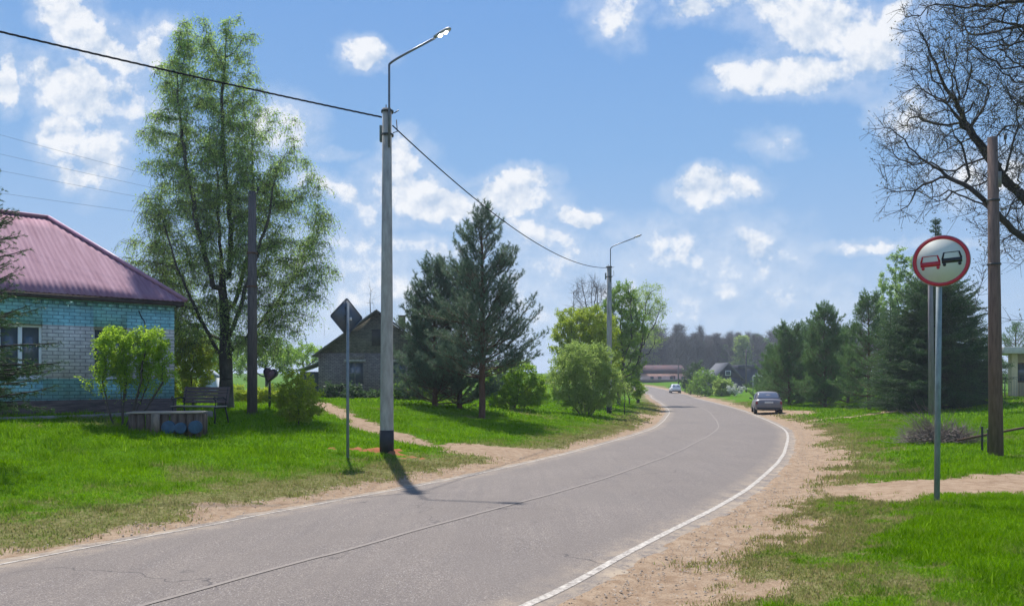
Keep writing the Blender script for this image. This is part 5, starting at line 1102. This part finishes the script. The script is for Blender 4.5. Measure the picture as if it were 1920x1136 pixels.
c1 = on(1437, 51.6); tang = lambda y: math.atan2(*(RT[np.argmin(np.abs(RC[:, 1] - y))]))
c1.z = zbase(c1.y) + .03
car('parked_car', 'dark grey brown saloon parked half on the right verge, seen from behind', c1, -tang(52) - rad(2), 4.3, 1.76, 1.45, mat('dark mauve car paint', (.16, .145, .155), .3, .12, 3, spec=.7))
c2 = on(1265.5, 128); c2.z = zbase(c2.y) + .05
car('parked_car', 'small white car parked at the far right edge of the road', c2, -tang(128), 3.9, 1.68, 1.45, mat('white car paint', (.72, .74, .76), .3, .06, 3), hatch=True)

# right side bits --------------------------------------------------------------
def brush():
    b = at(1765, 830); root = thing('brush_pile', 'tangled heap of dry grey branches on the grass beyond the no overtaking sign', 'brush pile', b); r = np.random.default_rng(61); w = NB()
    n = 620; a = r.uniform(0, 6.28, n); rr = .8 * r.random(n) ** .6; P = np.stack([rr * np.cos(a) * 1.1, rr * np.sin(a) * .8, r.random(n) * .42 * (1 - rr / 1.2)], 1)
    d = unit(r.normal(size=(n, 3)) * np.array([1, 1, .45]) + np.array([-.3, 0, .22])); L_ = .25 + .55 * r.random((n, 1)) ** 1.5
    M_ = P + d * L_ * .55; d2 = unit(d + r.normal(size=(n, 3)) * .3); E_ = M_ + d2 * L_ * .45; up = E_[:, 2] < .02; E_[up, 2] = .03; R0 = .004 + .011 * r.random(n) ** 2
    w.tubes(P, M_, R0, R0 * .7); w.tubes(M_, E_, R0 * .7, R0 * .3)
    for _ in range(2): k = r.integers(0, n, 700); S_ = M_[k]; T = S_ + unit(d[k] + r.normal(size=(700, 3)) * .7) * (.1 + .25 * r.random((700, 1))); T[:, 2] = np.maximum(T[:, 2], .02); w.tubes(S_, T, np.full(700, .004), np.full(700, .002))
    k = 90; P = np.stack([r.uniform(-.2, .5, k), r.uniform(-.4, .2, k), r.uniform(.02, .3, k)], 1); E_ = P + unit(r.normal(size=(k, 3)) * np.array([1, 1, .5])) * .3; w.tubes(P, E_, np.full(k, .02), np.full(k, .017))
    # long arching twigs to the left
    k = 70; P = np.stack([r.uniform(-.5, .2, k), r.uniform(-.2, .3, k), np.full(k, .1)], 1); d = unit(np.stack([r.normal(-.7, .5, k), r.normal(0, .4, k), r.uniform(.5, 1.4, k)], 1)); M_ = P + d * .55 * (.5 + r.random((k, 1))); E_ = M_ + unit(d + np.array([-.3, 0, .1])) * .35
    w.tubes(P, M_, np.full(k, .009), np.full(k, .006)); w.tubes(M_, E_, np.full(k, .006), np.full(k, .003))
    w.build('branches', mat('dead grey branch', (.20, .165, .145), .9, .4, 6), root)
    q = MB(); q.tube([(-1.0, -.25, .14), (-.3, -.2, .17), (.2, -.15, .12)], [.02, .028, .03], 8); q.build('long_branch', dark_bark, root, True)
brush()
def rail():
    A = at(1808, 836); B = Vector((A.x + 5.5, A.y + 2.8, 0)); B.z = gz(B.x, B.y); root = thing('pipe_rail', 'rusty pipe barrier sloping up to the right behind the brown wooden pole', 'barrier', A); d = B - A
    for dz, dy in ((.06, 0), (.0, .28)):
        q = MB(); q.tube([(0, dy, .12 + dz), tuple(d + Vector((0, dy, .62 + dz)))], .028, 8); q.build('pipe', rust, root, True)
    q = MB(); q.tube([(d.x * .75, d.y * .75, -.6), (d.x * .75, d.y * .75, .62)], .03, 8); q.build('leg', rust, root, True)
rail()
for px, py, top, rr, lab in ((1841.5, 846, 801, .024, 'thin black stake just left of the brown wooden pole'), (1855, 850, 806, .045, 'thicker short black post touching the foot of the brown wooden pole')):
    b = at(px, py); o = thing('short_post', lab, 'post', b); q = MB(); h = zat(top, b.y) - b.z; q.tube([(0, 0, -.2), (0, 0, h)], rr, 10); q.build('post', black_paint, o, bevel=.004); q = MB(); q.tube([(0, 0, h), (0, 0, h + .02)], rr * 1.25, 10); q.build('cap', black_paint, o)
# pavilion and wire fence
def pavilion():
    b = on(1893, 52); g = b.z; root = thing('pavilion', 'cream pavilion with a flat white roof slab cut by the right edge', 'building', b); zt = zat(663, 52) - g; zr = zat(651, 52) - g
    cr = mat('cream plaster', (.62, .52, .32), .85, .1, 3, .2); q = MB(); q.box(0.15, .55, 0, .4, -.5, zt - .004); q.build('column', cr, root, bevel=.01)
    q = MB(); q.box(.551, 6.5, .8, 1.0, -.5, zt - .004); q.build('wall', cr, root); q = MB(); q.box(.9, 1.9, .76, .795, 1.0, zt - .6); f = q.build('window', mat('brown frame', (.12, .07, .04), .6, .2, 6), root); q = MB(); q.box(1.0, 1.8, .74, .758, 1.1, zt - .7); q.build('pane', glass, f)
    q = MB(); q.box(-.75, 7, -.6, 4.5, zt, zr); q.build('roof', mat('pale roof slab', (.55, .53, .47), .8, .15, 3), root, bevel=.02); q = MB(); q.box(6.1, 6.5, 0, .4, -.5, zt - .004); q.build('column', cr, root)
pavilion()
def fence(A, B, h, label, spacing=2.4, wire_m=None):
    A = Vector(A); B = Vector(B); n = int((B - A).length / spacing); root = thing('wire_fence', label, 'fence', (A.x, A.y, gz(A.x, A.y))); o = Vector(root.location); P = [A.lerp(B, i / n) for i in range(n + 1)]; P = [Vector((p.x, p.y, gz(p.x, p.y))) - o for p in P]
    m = mat('fence metal', (.10, .10, .105), .7, .2, 8)
    for p in P: q = MB(); q.tube([p - Vector((0, 0, .2)), p + Vector((0, 0, h + .05))], .035, 6); q.build('post', m, root, True)
    q = MB()
    for a, b in zip(P[:-1], P[1:]):
        for z in (.1, h): q.tube([a + Vector((0, 0, z)), b + Vector((0, 0, z))], .02, 4)
        k = int((b - a).length / .16)
        for i in range(k): c = a.lerp(b, (i + .5) / k); q.tube([c + Vector((0, 0, .1)), c + Vector((0, 0, h))], .008, 3)
    q.build('mesh_panel', m, root)
a = on(1590, 58); b = on(1878, 52); fence((a.x, a.y), (b.x, b.y), 1.25, 'low dark wire fence running behind the spruces towards the pavilion')
a = on(1884, 50.5); fence((a.x, a.y), (a.x + 8, a.y - .5), 1.3, 'short wire fence in front of the cream pavilion')

# far buildings -----------------------------------------------------------------
def pink():
    Y = 181; x0 = (1206 - 960) / F * Y; x1 = (1290 - 960) / F * Y; g = zat(718.5, Y); Lh = x1 - x0; root = thing('long_house', 'long low pink building with a grey sheet roof at the end of the road', 'building', (x0, Y, g))
    pw = mat('faded pink wall', (.80, .48, .47), .9, .25, .8, 0); h = zat(701, Y) - g; zr = zat(684, Y) - g
    q = MB(); q.box(0, Lh, 0, 6, -1.5, h); q.build('wall', pw, root)
    q = MB(); V = [(-.4, -.6, h), (Lh + .4, -.6, h), (Lh + .4, 6.6, h), (-.4, 6.6, h), (.9, 3, zr), (Lh - .9, 3, zr)]; q.add(V, [(0, 1, 5, 4), (1, 2, 5), (2, 3, 4, 5), (3, 0, 4), (0, 3, 2, 1)]); q.build('roof', mat('grey red sheet roof', (.10, .085, .095), .95, .3, .6, 0, col2=(.16, .08, .075), spec=.05), root)
    for x, w_, m in ((1.6, .9, 'w'), (3.4, .9, 'w'), (6.2, .9, 'w'), (Lh * .62, 1.0, 'd'), (Lh - 1.6, .9, 'w')):
        q = MB()
        if m == 'd': q.box(x, x + w_, -.04, -.002, .1, 1.75); q.build('door', mat('maroon door', (.10, .03, .035), .7, .2, 3), root)
        else: q.box(x, x + w_, -.05, -.002, .65, 1.65); f = q.build('window', mat('window surround', (.42, .20, .19), .7, .1, 3), root); q = MB(); q.box(x + .12, x + w_ - .12, -.08, -.052, .77, 1.53); q.build('pane', glass, f)
    wl = thing('low_wall', 'low dark wall along the foot of the long pink building', 'wall', (x0 - 2, Y - 4, gz(x0, Y - 4))); q = MB(); q.box(0, Lh + 6, 0, .25, -.5, .75); q.build('wall', mat('dark stone wall', (.07, .06, .06), .9, .3, 2), wl); q = MB(); q.box(-.05, Lh + 6.05, -.05, .3, .752, .83); q.build('coping', concrete, wl)
pink()
def far_gable():
    Y = 140; g = gz((1365 - 960) / F * Y, Y); x0 = (1341 - 960) / F * Y; x1 = (1389 - 960) / F * Y; Wd = x1 - x0; root = thing('gabled_house', 'dark blue wooden house with a steep pale edged gable behind the bushes', 'house', (x0, Y, g)); ez = zat(708, Y) - g; az = zat(682, Y) - g; D = 8; my = Wd / 2
    bm = mat('dark blue boards', (.03, .04, .07), .8, .3, 2, 0, stretch=(4, 1, .3)); q = MB(); q.box(0, Wd, 0, D, -1, ez); q.build('wall', bm, root); q = MB(); q.prism([(0, ez + .003), (Wd, ez + .003), (my, az)], D - .1, Matrix.Translation((0, D, 0)) @ Matrix.Rotation(rad(90), 4, 'X')); q.build('gable', bm, root)
    q = MB(); k = (az - ez) / my
    for X0, X1 in ((-.5, my), (Wd + .5, my)):
        z0 = ez - k * .5; q.add([Vector((x, y, z + dz)) for dz in (.02, .25) for x, z in ((X0, z0), (X1, az)) for y in (-.5, D + .5)], [(0, 1, 3, 2), (4, 6, 7, 5), (0, 4, 5, 1), (2, 3, 7, 6), (0, 2, 6, 4), (1, 5, 7, 3)])
    q.build('roof', mat('pale sheet roof', (.13, .135, .15), .95, .15, 1, spec=.05), root)
    f = MB(); f.box(my - .5, my + .5, -.06, -.002, ez + .4, ez + 1.3); f = f.build('window', white_paint, root); q = MB(); q.box(my - .38, my + .38, -.09, -.062, ez + .52, ez + 1.18); q.build('pane', glass, f)
    s = thing('annexe', 'lower grey roofed annexe right of the dark gabled house', 'building', (x1 + .6, Y + 3, g)); q = MB(); q.box(0, 3.4, 0, 5, -1, zat(690, Y) - g); q.build('wall', bm, s); q = MB(); zz = zat(690, Y) - g; q.box(-.3, 3.7, -.4, 5.3, zz + .003, zz + .6); q.build('roof', mat('grey annexe roof', (.10, .10, .11), .95, .15, 1, spec=.05), s, bevel=.1)
far_gable()
# white gate bar beyond
b = on(1412, 95); o = thing('gate_bar', 'thin white horizontal gate bar left of the broad green pine', 'gate', b); q = MB(); q.tube([(0, 0, 2.6), (2.4, 0, 2.6)], .06, 6); q.build('bar', white_paint, o, True)
for x in (0, 2.3): q = MB(); q.tube([(x, 0, -.3), (x, 0, 2.54)], .06, 6); q.build('post', metal_grey, o, True)
# low flowering plants near the gate
px_tree('flowering_shrub', 'low white flowering shrub on the grass in front of the gate bar', 'shrub', 1378, 0, 98, [(1372, 731, 10, 5), (1386, 730, 8, 5)], 120, bark, leafmat('white blossom', (.45, .5, .42), (.7, .72, .66), .4), .14, 1400, 75, step=.3, kill=.4, tip=.01, trunk_r=.04, spread=.3)

# air -----------------------------------------------------------------------------
hz = MB(); hz.box(-960, 960, -60, 1560, -6, 32); hm = bpy.data.materials.new('haze'); hm.use_nodes = True; nt = hm.node_tree; nt.nodes.clear(); ho = nt.nodes.new('ShaderNodeOutputMaterial'); pv = nt.nodes.new('ShaderNodeVolumePrincipled')
pv.inputs['Density'].default_value = .0006; pv.inputs['Color'].default_value = (.80, .88, 1, 1); pv.inputs['Anisotropy'].default_value = .2; nt.links.new(pv.outputs[0], ho.inputs['Volume'])
tag(hz.build('haze', hm), 'thin blue spring haze over the whole place', 'haze', kind='stuff')
